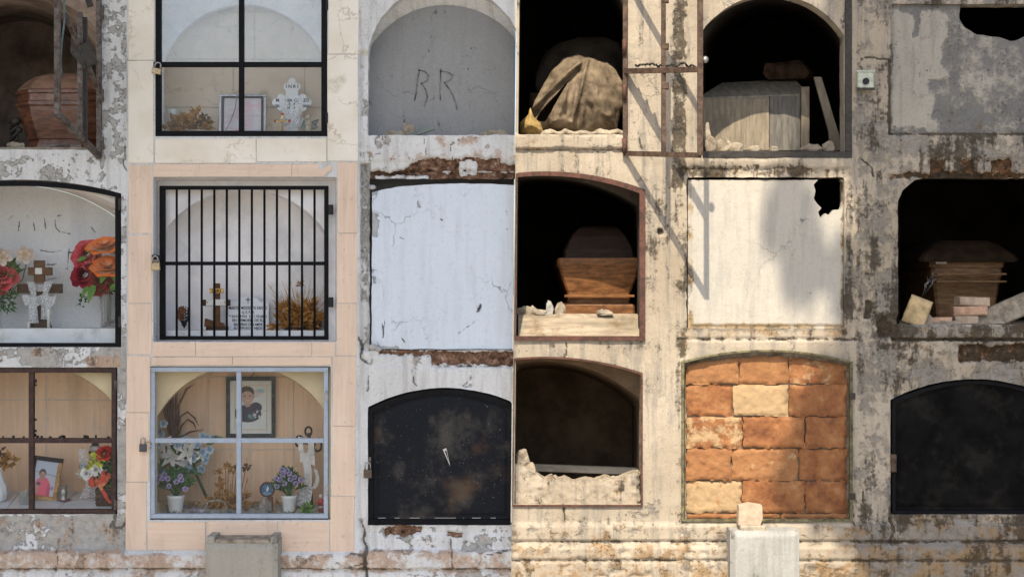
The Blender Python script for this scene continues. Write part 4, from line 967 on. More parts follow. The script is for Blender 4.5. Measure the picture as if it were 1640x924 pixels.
def gate_a1():
    t = thing('rusty_gate', 'rusty flaking niche gate standing open in front of the domed coffin', 'gate', at(159, 252, -.01), 0, 'rusty open niche gates')
    L = t.location
    fr = V(at(92, 184, -.5)) - L; ft = V(at(92, -26, -.5)) - L; ht = V(at(158, -26, -.02)) - L; hb = V((0, 0, 0))
    m = MB(); m.bar(hb, ht, .018, .02); m.bar(fr, ft, .020, .018); m.bar(fr + V((0, 0, .003)), hb + V((0, 0, .003)), .018, .022, (0, 0, 1)); m.bar(ft, ht, .02); m.build('frame', M['rust'], t)
    mid = lambda s, z: fr.lerp(hb, s) + V((0, 0, z))
    MB().bar(mid(.52, .0), mid(.52, 0) + (ft - fr) + V((0, 0, .0)), .017, .016).build('bar', M['rust'], t)
    MB().bar(mid(.62, .0), mid(.62, 0) + (ft - fr), .022, .016).build('bar', M['darksteel'], t)
    z = .40; MB().bar(mid(.16, z - .0), mid(.97, z - .13), .016, .014, (0, 0, 1)).build('brace', M['rust'], t)
    c = mid(.55, z - .09)
    MB().prism([(-.03, -.005), (-.012, .07), (.018, .005), (.004, -.07)], -.004, .004).build('lock_plate', M['darksteel'], t, False, Matrix.Translation(c + V((.0, -.02, .03))) @ Matrix.Rotation(R(-12), 4, 'Y') @ Matrix.Diagonal((1.25, 1, 1.1, 1)))
    MB().box(-.022, .022, -.006, .006, -.045, .045, .002).build('lock_plate', M['darksteel'], t, False, Matrix.Translation(c + V((.035, -.035, .01))) @ Matrix.Rotation(R(-28), 4, 'Y'))
    MB().box(-.012, .012, -.006, .006, -.05, .05, .002).build('lock_plate', M['darksteel'], t, False, Matrix.Translation(c + V((.03, -.035, .24))) @ Matrix.Rotation(R(-18), 4, 'Y'))
    m = MB(); m.tube([mid(.10, z + .25), mid(.14, z + .12), mid(.16, z - .02), mid(.09, z - .13), mid(.07, z - .2), mid(.10, z - .24), mid(.06, z - .22)], .0035, 6); m.build('wire', M['oldwire'], t, True)
    for s in (.03, .22, .55):
        MB().tube([V((.012, -.008, s)), V((.012, -.008, s + .05))], .009, 8).build('hinge', M['rust'], t, True)
gate_a1()
def rubble(name, label, px, py, y, w, h, mat, seed, cat='rubble', group=None, d=None, th=None):
    """A broken lump w x h picture units, standing on py."""
    k = KS(y); r = random.Random(seed); m = MB(k); d = d or min(w, h) * .8; n = r.choice((6, 7, 8))
    vs = []; lev = [(0, .85), (.35, 1), (.75, .85), (1, .45)]
    rad = [r.uniform(.6, 1.15) for _ in range(n)]
    for z, s in lev:
        for j in range(n):
            a = 2 * math.pi * j / n; q = rad[j] * s * r.uniform(.78, 1.15); vs.append((w / 2 * q * math.cos(a), d / 2 * q * math.sin(a), h * z * (r.uniform(.7, 1.15) if z else 1)))
    fs = [(i * n + j, i * n + (j + 1) % n, (i + 1) * n + (j + 1) % n, (i + 1) * n + j) for i in range(3) for j in range(n)] + [tuple(range(n - 1, -1, -1)), tuple(range(3 * n, 4 * n))]
    m.add(vs, fs)
    o = m.build(name, mat); o.location = at(px, py, y); return tag(o, label, cat, group)
def on_floor(key, px, y, dz=0):  # picture height of a floor point
    return CY - (fz(key, y) - CZ + dz) / KS(y)
rubble('mortar_chunk', 'pale chunk of mortar lying at the foot of the domed coffin', 24, on_floor('A1', 24, .10) , .10, 34, 9, M['rubblew'], 3, 'rubble')
MB().box(-.03, .05, -.006, .004, 0, .012, .002).build('debris', M['rust'], None).location = on('A1', 92, .06)
tag(bpy.data.objects['debris'], 'flat rusty metal scrap on the sill below the domed coffin', 'scrap')

# ================================================================ second column, top: black glazed door
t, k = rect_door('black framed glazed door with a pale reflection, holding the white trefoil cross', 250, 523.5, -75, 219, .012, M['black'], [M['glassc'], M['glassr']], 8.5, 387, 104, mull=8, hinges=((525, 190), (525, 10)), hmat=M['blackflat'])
MB(k).box(-139, -135, -8, 5, 104, 118, .5).build('hasp', M['blackflat'], t)
padlock(252, 110, -.035, 14, 9, M['brass'], 'small brass padlock hanging on the black glazed door with the trefoil cross', 12)
Y = .15
t, k = st('trefoil_cross', 'white trefoil memorial cross with black lettering and INRI, lace around it', 'cross', 'A2', 468, .19)
def lobe(cx, cz, dx, dz, r=6.3):                             # trefoil end of an arm
    px_, pz_ = -dz, dx; pts = []
    for (ox, oz, a0, a1) in ((px_ * 7.5, pz_ * 7.5, 150, -30), (dx * 8, dz * 8, 90, -90), (-px_ * 7.5, -pz_ * 7.5, 30, -150)):
        for i in range(7):
            a = R(a0 + (a1 - a0) * i / 6); u, w = r * math.cos(a), r * math.sin(a)
            pts.append((cx + ox + dx * u + px_ * w, cz + oz + dz * u + pz_ * w))
    return pts
poly = [(-11, 0), (-11, 41)] + lobe(-19, 54, -1, 0)[::-1][::-1]
def trefoil():
    p = [(10, 0), (10, 41), (14, 42)]
    p += list(reversed(lobe(17.5, 51, 1, 0))) + [(14, 61), (10, 62), (10, 72)] + list(reversed(lobe(0, 76, 0, 1))) + [(-10, 72), (-10, 62), (-14, 61)] + list(reversed(lobe(-17.5, 51, -1, 0))) + [(-14, 42), (-10, 41), (-10, 0)]
    return p
cb = MB(k).prism(trefoil(), -3, 3).build('cross_body', M['plaque'], t)
yt = -3.3 * k
for s, x, z, sz in (('I', -9, 74, 7.5), ('N', -3, 74, 7.5), ('R', 4, 74, 7.5), ('I', 9.5, 74, 7.5), ('M', -23, 52, 7), ('NIA', -5, 52, 7), ('CA', 8, 52, 7), ('ZO', 23, 52, 7), ('E . P', 0, 46, 6), ('*25.', -23, 43.5, 5.5), ('24', -6, 40.5, 5.5), ('0', 4, 40.5, 5.5), ('2025', 23, 43.5, 5.5)):
    text_part('lettering', s, sz * k, M['ink'], cb, V((x * k, yt, z * k)), .0004)
t2 = MB(k); 
ln, kk = st('lace_ribbon', 'white lace ribbon tied round the white trefoil cross', 'ribbon', 'A2', 468, .165)
m = MB(kk)
def sheet(m, pts_rows): 
    n = len(pts_rows[0]); vs = [p for r_ in pts_rows for p in r_]
    m.add(vs, [(i * n + j, i * n + j + 1, (i + 1) * n + j + 1, (i + 1) * n + j) for i in range(len(pts_rows) - 1) for j in range(n - 1)])
sheet(m, [[(x, -3 - 2.0 * math.sin(x * .5 + z), z + 1.0 * math.sin(x * .3)) for x in range(-15, 17, 2)] for z in (38, 33, 28, 24)])
sheet(m, [[(x * (1 - .12 * (24 - z) / 6), -6 + 2.2 * math.sin(x * .7 + z), z + 2 * math.sin(x * .35)) for x in range(-18, 22, 2)] for z in (26, 21, 16, 12)])
for s in (-1, 1): sheet(m, [[(s * (12 + 4 * q) + 1, -3.6 - .8 * math.sin(q * 3 + z), z) for q in (-1, -.5, 0, .5, 1)] for z in (60, 54, 48, 40, 34)])
m.build('lace', M['lace'], ln, True)
t, k = st('picture_frame', 'silver picture frame with a pale pink print under the black mullion', 'picture', 'A2', 388.5, .2)
def frame(t, k, W, H, b, mat, inner=None, lean=0, dep=4):
    m = MB(k)
    for (x0, x1, z0, z1) in ((-W, W, 0, b), (-W, W, H - b, H)): m.box(x0, x1, -dep, 0, z0, z1, .6)
    for (x0, x1) in ((-W, -W + b), (W - b, W)): m.box(x0, x1, -dep + .3, -.3, b, H - b, .6)
    return m.build('frame', mat, t)
def picture(t, k, W, H, z0, fn, y=-1, n=(40, 60), name='print', mat=None, sx=0):
    u, v = np.meshgrid(np.linspace(0, 1, n[0]), np.linspace(0, 1, n[1])); rgb = fn(u, v)
    co = np.stack([((u - .5) * 2 * W + sx) * k, y * k + 0 * u, (z0 + (1 - v) * H) * k], -1).reshape(-1, 3)
    ix = np.arange(n[0] * n[1]).reshape(n[1], n[0]); q = np.stack([ix[:-1, :-1], ix[1:, :-1], ix[1:, 1:], ix[:-1, 1:]], -1).reshape(-1, 4)
    me = bpy.data.meshes.new(name); me.from_pydata(co.tolist(), [], q.tolist()); me.update()
    ca = me.color_attributes.new('lay', 'FLOAT_COLOR', 'POINT'); ca.data.foreach_set('color', np.concatenate([rgb.reshape(-1, 3), np.ones((len(co), 1))], 1).astype(np.float32).ravel())
    return link(name, me, mat or M['print'], t)
def el(u, v, cx, cy, rx, ry, s=.12): d = np.hypot((u - cx) / rx, (v - cy) / ry); return 1 - S(1 - s, 1 + s, d)
def over(rgb, m, c): return rgb * (1 - m[..., None]) + np.array(c) * m[..., None]
def pic_pink(u, v):
    c = np.ones(u.shape + (3,)) * np.array((.60, .58, .62)); n = fbm(u * 5, v * 7, 4, 7)
    c = over(c, S(.45, .62, n) * .7, (.62, .40, .45)); c = over(c, el(u, v, .3, .35, .22, .5, .4) * .35, (.36, .38, .42)); c = over(c, el(u, v, .62, .6, .16, .5, .4) * .4, (.56, .30, .36))
    return over(c, band(v, .50, .58, .02) * .35, (.42, .36, .42))
frame(t, k, 37.5, 64, 4, M['silver']); frame_in = frame(t, k * .88, 37, 66.5, 3, M['darksteel']); frame_in.location = (0, -.003, 2.6 * k); frame_in.name = 'inner_frame'
picture(t, k, 33, 56, 4, pic_pink)
t.rotation_euler = (R(-4), 0, R(2))
ch, k = st('bead_chain', 'thin chain of beads hanging over the silver picture frame', 'chain', 'A2', 374, .183)
m = MB(k)
for i in range(26):
    a = i / 25; m.ball((-18 * a ** 1.3 + 5 + 3 * math.sin(a * 3), -2 + 0 * a, 64 - 58 * a), 1.15, n=5, m=4)
m.build('beads', M['steel'], ch, True)
ch['kind'] = 'thing'
# dried leaves and a little cup behind them
t, k = st('dried_bouquet', 'brown dried leaves heaped beside the silver frame behind glass', 'dried flowers', 'A2', 302, .15)
m = MB(k); leaf_mass(m, (0, 0, 12), 36, 10, 13, 110, 13, 7); leaf_mass(m, (12, 0, 30), 8, 6, 14, 26, 11, 6); leaf_mass(m, (-5, 0, 22), 22, 8, 10, 40, 12, 6); m.build('dried_leaves', M['dry'], t)
m = MB(k); leaf_mass(m, (26, -1, 23), 11, 6, 9, 40, 7, 4); m.build('seed_head', M['dryd'], t)
m = MB(k); m.tube([(-5, -8, 5), (20, -9, 6), (40, -8, 4)], [3, 3.4, 2], 7); m.build('stem', M['pinkp'] if 0 else M['rubblew'], t, True)
t, k = st('cup', 'small white cup standing behind the heap of dried leaves', 'cup', 'A2', 276, .19)
MB(k).lathe([(5, 0), (5.5, 16), (6, 26), (7.4, 38), (7.8, 40), (6.8, 40), (5, 28)], n=16).build('cup_body', M['white'], t, True)
t, k = st('crucifix', 'tiny gilt crucifix standing in front of the white trefoil cross', 'crucifix', 'A2', 452, .13)
MB(k).bar((0, 0, 0), (0, 0, 34), 2.6, 2).bar((-10, -.2, 23), (10, -.2, 23), 2.6, 1.8).build('cross_body', M['gold'], t)
m = MB(k); m.tube([(0, -2, 5), (0, -2.4, 14), (0, -2.4, 21)], [1, 1.6, 1.9], 6); m.tube([(-8, -2, 25), (0, -2.2, 21.5), (8, -2, 25)], .8, 5); m.ball((0, -2.5, 25), 1.7); m.build('figure', M['brass'], t, True)
for x, z in ((-11, 23), (11, 23), (0, 34)): MB(k).ball((x, 0, z), 2.4).build('arm_tip', M['redt'], t, True)
t, k = st('figurine', 'small mottled angel figurine beside the foot of the white trefoil cross', 'figurine', 'A2', 494, .14)
m = MB(k); m.lathe([(7, 0), (7.5, 4), (5, 10), (4.4, 16), (5.5, 20), (3, 24), (2, 25)], n=12); m.ball((0, -1, 28), 4.2); m.build('body', M['gold'] if 0 else plain('bisque', (.50, .44, .32), .6, .5, 60, .3, dirt=(.08, .09, .09), dirt_amt=.9), t, True)
m = MB(k)
for s in (-1, 1):
    m.petal((s * 3, 2, 14), (s * .8, .2, .8), (0, -1, 0), 19, 10, -.2, .2); m.petal((s * 3, 1, 12), (s * 1, .1, .2), (0, -1, 0), 13, 8, -.2, .2)
m.build('wing', plain('grey_wing', (.17, .19, .18), .6, .6, 70, .3), t)

# ================================================================ third column, top: RR panel, rubble on the sill
rubble('stone_shard', 'brown stone shard leaning on the sill under the scratched RR', 655, 217, .06, 24, 20, M['rubble'], 11, group=None, d=9)
tag(bpy.data.objects['stone_shard'], cat='rubble')
o = MB(KS(.05)).box(-22, 22, -5, 5, 0, 7, 1).build('stick', plain('grey_green_board', (.16, .18, .16), .8, .2, 30, .2)); o.location = at(676, 215, .04); o.rotation_euler = (0, R(-19), R(4)); tag(o, 'grey green board end propped on the sill under the scratched RR', 'board')
rubble('rubble_lump', 'low pale lump of plaster under the edge of the RR panel', 636, 218.5, .055, 40, 9, M['rubblew'], 12)
rubble('rubble_lump', 'flat whitish flake of plaster far along the RR sill', 795, 218, .055, 48, 9, M['rubblew'], 13)

# ================================================================ first column, middle: arched black glazed door
def arch_door(name, label, outer, inner, y, mat, pane, dep=9, group=None, base=None, cat='door'):
    (bx, by) = base; t = thing(name, label, cat, at(bx, by, y), 0, group); k = KS(y)
    lo = [((x - bx), (by - yy)) for x, yy in outer]; li = [((x - bx), (by - yy)) for x, yy in inner]
    n = len(lo); assert n == len(li)
    m = MB(k); vs = [(x, -dep / 2, z) for x, z in lo] + [(x, -dep / 2, z) for x, z in li] + [(x, dep / 2, z) for x, z in lo] + [(x, dep / 2, z) for x, z in li]
    fs = []
    for i in range(n):
        j = (i + 1) % n; fs += [(i, i + n, j + n, j)[::-1], (i, j, j + 2 * n, i + 2 * n)[::-1], (i + n, j + n, j + 3 * n, i + 3 * n)]
    m.add(vs, fs); m.build('frame', mat, t)
    if pane: MB(k).prism(li, .5, 1.8).build('pane', pane, t)
    return t, k
t, k = arch_door('niche_door', 'black arched glazed door before the white niche with orange and red flowers', arch(-132, 193, 309, 290, 555), arch(-124, 185.5, 316, 298, 549), .016, M['black'], M['glassc'], base=(30, 555), group='glazed niche doors')
for z in (228, 40): hinge(t, 164, z, M['darksteel'], 4, 16)
t, k = st('lace_cross', 'dark wooden cross draped with crocheted white lace behind the arched door', 'cross', 'B1', 64, .22)
def stepcross(t, k, w, H, az, aw, mat, base=True):
    if base: MB(k).prism([(-18, 0), (18, 0), (14, 13), (-14, 13)], -6, 6).build('foot', mat, t)
    MB(k).box(-w / 2, w / 2, -3, 3, 12 if base else 0, H, .8).build('upright', mat, t)
    MB(k).box(-aw / 2, aw / 2, -3.5, 3.5, az - w / 2, az + w / 2, .8).build('arm', mat, t)
stepcross(t, k, 15, 68, 63, 72, M['crossd'])
MB(k).box(-9, 8, -4.2, 2.6, 72, 108, .8).build('upright', M['crossw'], t); MB(k).box(-18, 20, -5, 2, 84, 97, .8).build('arm', M['crossw'], t)
MB(k).box(-6, 5, -6.2, -5, 86, 96, .4).build('name_plate', M['paper'], t)
MB(k).box(-9, 12, -4.8, -3.6, 58, 70, .3).build('name_plate', M['silver'], t)
lc, k = st('lace_cloth', 'crocheted white lace strip hung over the dark cross behind the arched door', 'lace', 'B1', 64, .195)
m = MB(k)
for s in (-1, 1):
    sheet(m, [[(s * (12 + q * 6.5) * (1 - .55 * a) + s * 12 * (1 - a) ** 1 * .2, -2 - 1.6 * math.sin(q * 4 + a * 9), 74 - 36 * a) for q in (-1, -.5, 0, .5, 1)] for a in (0, .15, .3, .45, .6, .8, 1)])
sheet(m, [[(x * (1 - .012 * (48 - z)), -4 - 1.5 * math.sin(x * .6 + z * .2), z + 1.5 * math.sin(x * .25)) for x in range(-27, 28, 3)] for z in (52, 46, 41, 36)])
for (xa, xb, s) in ((-17, -3, -1), (3, 19, 1)): sheet(m, [[(x + (z - 36) * .05 * s, -4 - 1.8 * math.sin(x * .8 + z * .1), z + rnd.uniform(-.8, .8)) for x in np.linspace(xa, xb, 7)] for z in (38, 30, 22, 14, 8 if s < 0 else 16)])
m.build('lace', M['lace'], lc, True)
for px, h, nm in ((46, 10, 'short stub of white candle on the sill, before the lace draped cross'), (78, 31, 'tall thin white candle on the sill beside the lace draped cross')):
    c_, k = st('candle', nm, 'candle', 'B1', px, .185, 'candles on the white sill'); MB(k).lathe([(2.6, 0), (2.6, h - 1), (2.2, h), (.5, h)], n=10).build('wax', M['wax'], c_, True); MB(k).tube([(0, 0, h), (.3, 0, h + 2.5)], .4, 4).build('wick', M['ink'], c_)
# bouquet with the orange flowers, in a glass
t, k = st('glass_vase', 'clear glass vase with pebbles, at the hinge side of the arched door', 'vase', 'B1', 173, .20)
MB(k).lathe([(10.5, 0), (12, 3), (11, 12), (11.5, 30), (13, 52), (13.6, 54), (12.4, 52), (10.4, 30), (9.8, 10), (9, 3)], n=18).build('glass', M['clear'], t, True)
m = MB(k)
for _ in range(26):
    a = rnd.uniform(0, 6.28); r_ = rnd.uniform(0, 7.5); m.ball((r_ * math.cos(a), r_ * math.sin(a), rnd.uniform(3, 12)), rnd.uniform(1.8, 3), 1, 1, .8, 6, 4)
m.build('pebbles', plain('brown_pebbles', (.30, .20, .17), .7, .4, 60, .1), t, True)
t, k = st('flower_bouquet', 'bouquet of two orange lilies and four red roses in the clear vase', 'bouquet', 'B1', 172, .20)
m = MB(k)
for a in ((-4, 0), (2, 2), (5, -2), (-1, 4)): m.tube([(a[0], a[1], 6), (a[0] * 1.3, a[1], 55), (a[0] * 2.4, a[1] - 2, 85)], 1.1, 5)
m.build('stem', M['green'], t)
for (x, z, r, mt) in ((-32, 119, 20, 'pinkp'), (-37, 88, 19, 'redp'), (-12, 76, 19, 'redp'), (-20, 104, 14, 'redp')):
    m = MB(k); petals_rose(m, (x, -8, z), (rnd.uniform(-.5, .1), -1, .35), r, 5); m.build('rose', M[mt], t, True)
for (x, z, r, ax) in ((0, 124, 31, (-.08, -.5, .85)), (4, 91, 31, (.05, -.6, .8))):
    m = MB(k); c = V((x, -12, z))
    for ring, (n, L, tl) in enumerate(((4, .75, .25), (5, .9, .65), (6, 1.0, 1.05))):
        axv = V(ax).normalized(); u = axv.orthogonal().normalized(); w_ = axv.cross(u)
        for j in range(n):
            a = 6.283 * (j + .5 * ring) / n + .3; rad = u * math.cos(a) + w_ * math.sin(a)
            m.petal(c, axv * math.cos(tl) + rad * math.sin(tl), axv * math.sin(tl) - rad * math.cos(tl), r * L * rnd.uniform(.8, 1.05), r * L * 1.15, -.3, .4, 5, .9)
    m.build('orange_flower', M['orange'], t, True)
for (x, z, dx, dz, L, W) in ((-8, 122, -1, .1, 22, 12), (8, 122, 1, .2, 20, 12), (2, 92, -.4, -1, 22, 13), (14, 95, .2, -1, 24, 13), (-16, 68, -.4, -1, 30, 12), (-26, 66, -.7, -1, 20, 8), (10, 62, .6, .4, 20, 10), (-30, 112, -1, -.3, 14, 8)):
    m = MB(k); m.petal((x, -18, z), (dx, -.25, dz), (0, -1, .3), L, W, -.3, .25); m.build('leaf', M['greenb'], t)
m = MB(k); leaf_mass(m, (-6, -2, 62), 22, 9, 12, 110, 8, 4); m.tube([(-30, -6, 62), (-40, -7, 50), (-42, -7, 34)], .5, 4); leaf_mass(m, (-38, -6, 42), 5, 3, 14, 18, 6, 3); m.build('foliage', M['green'], t)
# the bouquet cut by the edge of the picture
t, k = st('flower_bouquet', 'bouquet of red roses with cream blooms and pale green leaves', 'bouquet', 'B1', -8, .20)
MB(k).lathe([(10, 0), (12, 4), (11, 25), (13, 50), (12, 50), (10, 25)], n=16).build('vase_glass', M['clear'], t, True)
for (x, z, r, mt) in ((14, 87, 20, 'pinkp'), (8, 76, 17, 'redp'), (-8, 90, 20, 'pinkp')):
    m = MB(k); petals_rose(m, (x, -8, z), (.15, -1, .3), r, 5); m.build('rose', M[mt], t, True)
for (x, z, ax) in ((16, 112, (0, -.9, .5)), (50, 116, (.4, -.7, .4)), (-2, 116, (-.2, -.9, .4))):
    m = MB(k); lily(m, (x, -8, z), ax, 17, 6, .75, -.3, .7); lily(m, (x, -9, z), ax, 11, 5, .8, -.1, .7); m.build('cream_flower', M['creamp'], t, True)
m = MB(k); leaf_mass(m, (12, 0, 50), 20, 8, 26, 150, 9, 4); leaf_mass(m, (26, -2, 92), 12, 6, 16, 30, 12, 5); m.tube([(30, 0, 62), (44, 0, 78), (52, 0, 110)], .8, 4); m.build('foliage', M['green'], t)

# ================================================================ second column, middle: barred grille
def grille():
    x0, x1, y0, y1, y = 256, 526, 298, 544, .052
    t = thing('barred_grille', 'black iron grille of vertical bars locked across the white niche', 'grille', at(391, y1, y)); k = KS(y); W = 135; H = y1 - y0
    f = MB(k); f.box(-W, W, -4, 4, 0, 6, .8); f.box(-W, W, -4, 4, H - 6, H, .8); f.box(-W, -W + 9, -3.6, 3.6, 6, H - 6, .8); f.box(W - 6.5, W, -3.6, 3.6, 6, H - 6, .8); f.build('frame', M['black'], t)
    MB(k).box(-W + 9, W - 6.5, -1.6, 1.6, H - 127, H - 121, .5).build('crossbar', M['black'], t)
    bar0 = None
    for i in range(12):
        x = -W + 27.5 + i * 20.05
        if bar0 is None:
            bar0 = MB(k).tube([(0, -2.2, 2), (0, -2.2, H - 3)], 1.9, 8).build('bar', M['black'], t, True); o = bar0
        else: o = bar0.copy(); COL.objects.link(o)
        o.location = (x * k, 0, 0)
    MB(k).box(-W - 6, -W + 3, -30, -4.2, H - 118, H - 111, .5).build('hasp', M['blackflat'], t)
    for z in (H - 38, H - 186): MB(k).box(W, W + 8, -4, 1, z - 8, z + 8, .6).build('hinge', M['blackflat'], t)
grille()
padlock(249, 421, -.034, 13, 12, M['brass'], 'brass padlock hanging on the hasp of the black barred grille', -4)
t, k = st('wall_basket', 'dark dried wreath with a brown ribbon beside the carved cross', 'wreath', 'B2', 295, .2)
m = MB(k)
for i in range(9):
    a = R(200 - i * 26); m.tube([(0, 0, 3), (9 * math.cos(a) * .9, -2, 22 + 6 * math.sin(a)), (8 * math.cos(a), 0, 30 + 9 * math.sin(a))], .7, 4)
for z in (8, 14, 20): m.tube([((2 + z * .3) * math.cos(q), 2 * math.sin(q), z) for q in [6.283 * i / 12 for i in range(13)]], .7, 4)
m.build('wire_work', M['ink'], t)
m = MB(k); m.petal((-9, -4, 32), (.9, -.2, -.1), (0, -1, .2), 18, 14, .2, .3); m.petal((-7, -4, 30), (.2, -.1, -1), (0, -1, 0), 17, 12, .1, .3); leaf_mass(m, (0, -2, 24), 7, 4, 8, 16, 7, 4); m.build('ribbon', plain('brown_ribbon', (.16, .07, .04), .6, .5, 60, .2), t)
t, k = st('carved_cross', 'carved brown wooden cross reading INRI with a white name strip, behind the grille', 'cross', 'B2', 347, .18)
MB(k).box(-16, 18, -7, 7, 0, 6, .8).build('foot', M['crossd'], t); MB(k).prism([(-19, 5.8), (14, 5.8), (10, 12), (-6, 15), (-18, 19)], -5, 5).build('foot', M['crossw'], t)
MB(k).box(-5.5, 5.5, -2.5, 2.5, 10, 75, .7).build('upright', M['crossw'], t)
MB(k).box(-22, 22, -3.2, 2.4, 39, 49, .7).build('arm', M['crossd'], t); MB(k).box(-16, 16, -4.6, -3.4, 39.5, 49.5, .3).build('name_strip', M['paper'], t)
MB(k).box(-11, 11, -3.4, 2, 59, 67, .7).build('title_board', M['gold'], t); text_part('lettering', 'INRI', 8 * k, M['crossd'], [o for o in t.children if o.name.startswith('title')][0], V((0, -3.7 * k, 60 * k)), .0005)
for x in (-14, 14): MB(k).ball((x, -5, 44.5), 1.2).build('stud', M['brass'], t, True)
t, k = st('memorial_plaque', 'white arched memorial plaque with black lettering, behind the bars', 'plaque', 'B2', 398, .235)
MB(k).prism([(-33, 0), (33, 0), (33, 44), (18, 46)] + [(17 * math.cos(a) * 1.06, 45 + 9 * math.sin(a)) for a in [math.pi * i / 8 for i in range(1, 8)]] + [(-18, 46), (-33, 44)], -4, 3).build('plaque_body', M['plaque'], t); pb = t.children[0]
yt = -4.4 * k
for s, z, sz in (('MARTIN MODESTO SANTO', 33, 7.0), ('Q. E. P. D.', 26.5, 5.8), ('* 24.02.1953  † 31.10.2021', 20, 5.6), ('EN MEMORIA DE SU', 13.4, 6.2), ('RECUERDO CON AMOR', 6.8, 6.2), ('SU ESPOSO E HIJOS', 1.2, 5.4)):
    o = text_part('lettering', s, sz * k, M['ink'], pb, V((0, yt, z * k)), .00025)
    wd = max(v.co.x for v in o.data.vertices) - min(v.co.x for v in o.data.vertices); lim = {33: 61, 20: 60}.get(z, 50 if z > 10 else 46) * k if z != 26.5 else 20 * k
    o.scale.x = lim / wd
MB(k).bar((0, -4.6, 43), (0, -4.6, 52), 1).bar((-4, -4.7, 48.5), (4, -4.7, 48.5), 1).build('small_cross', M['ink'], t)
t, k = st('dried_bouquet', 'golden brown dried bouquet with fine dry stalks, behind the bars of the grille', 'dried flowers', 'B2', 482, .19)
m = MB(k); leaf_mass(m, (0, -3, 18), 34, 10, 17, 120, 15, 7); leaf_mass(m, (-10, -4, 30), 20, 8, 14, 46, 15, 7); leaf_mass(m, (14, -4, 34), 12, 6, 12, 26, 13, 7); leaf_mass(m, (-40, -2, 5), 10, 4, 5, 18, 10, 5); m.build('dried_leaves', M['dry'], t)
m = MB(k); leaf_mass(m, (0, -2, 10), 32, 9, 8, 50, 9, 5); m.build('dark_leaves', M['dryd'], t)
m = MB(k)
for i in range(46):
    a = rnd.uniform(-1, 1); L = rnd.uniform(34, 78) * (1 - .25 * abs(a)); x0 = a * 14; y_ = rnd.uniform(-3, 4)
    tip = V((x0 + a * 40 + rnd.uniform(-8, 8), y_, 14 + L)); m.tube([(x0, y_, 10), ((x0 + tip.x) / 2 - a * 4, y_, 12 + L * .5), tip], [.55, .4, .25], 4)
    for _ in range(2):
        q = V((x0, y_, 10)).lerp(tip, rnd.uniform(.55, .9)); m.tube([q, q + V((rnd.uniform(-6, 6), 0, rnd.uniform(4, 10)))], [.35, .2], 3)
m.build('stalk', M['dryp'], t)
m = MB(k); leaf_mass(m, (-2, -2, 74), 3.5, 2.5, 3.5, 16, 5, 3); m.build('seed_head', M['dry'], t)
m = MB(k); m.box(-26, 6, -6, 4, 0, 5, 1); m.build('tray', M['blackflat'], t)
t, k = st('white_lily', 'single white lily bud on a dark stem beside the memorial plaque', 'flower', 'B2', 442, .225)
m = MB(k); m.tube([(4, 0, 0), (3, 0, 20), (1, -1, 38)], .9, 5); m.petal((5, -3, 34), (.3, -.2, -.6), (0, -1, 0), 9, 6, 0, .2); m.build('stem', M['greend'], t)
m = MB(k)
for a in range(4): m.petal((3, -2, 38), (-.35 + .25 * math.cos(a * 1.57), -.3 * math.sin(a * 1.57), 1), (math.cos(a * 1.57), -math.sin(a * 1.57), 0), 15, 7, .1, .4)
m.build('petal', M['whitef'], t, True)
# ================================================================ first column, bottom: brown glazed door
t, k = rect_door('rusty brown glazed door of four panes before the tiled niche with the pink photo', -110, 187, 589, 822, .014, M['brownp'], [M['glassc'], M['glass']], 7.5, 51, 705, mull=8, hinges=((187, 616), (187, 806)), hmat=M['rust'])
m = MB(k)                                                    # old putty along the panes
for _ in range(30):
    if rnd.random() < .5: x = rnd.choice((14, 16, 18.5)); z = rnd.uniform(122, 220)
    else: x = rnd.uniform(-40, 150); z = 122.5 + rnd.uniform(-.5, 1)
    m.box(x - rnd.uniform(1, 2.5), x + rnd.uniform(1, 2), -1.5, .4, z - rnd.uniform(1, 5), z + rnd.uniform(1, 3))
m.build('putty', M['blackflat'], t)['kind'] = 'stuff'
Y = .2
t, k = st('picture_frame', 'leaning picture frame with a photo of a woman in a pink top', 'picture', 'C1', 66.5, .19)
W, H = 24, 69
m = MB(k); m.box(-W, W, -4, 0, H - 7, H, .6); m.build('frame', M['blackflat'], t)
m = MB(k); m.box(-W, -W + 6, -4, -.2, 33, H - 7, .5); m.build('frame', M['blackflat'], t)
m = MB(k); m.box(-W, -W + 6, -4, -.2, 7, 33, .5); m.box(W - 7, W, -4, -.2, 7, H - 7, .6); m.box(-W, W, -4, 0, 0, 7, .6); m.build('frame', plain('worn_gold_wood', (.36, .21, .09), .5, .4, 40, .2, dirt=(.06, .035, .02), dirt_amt=.7), t)
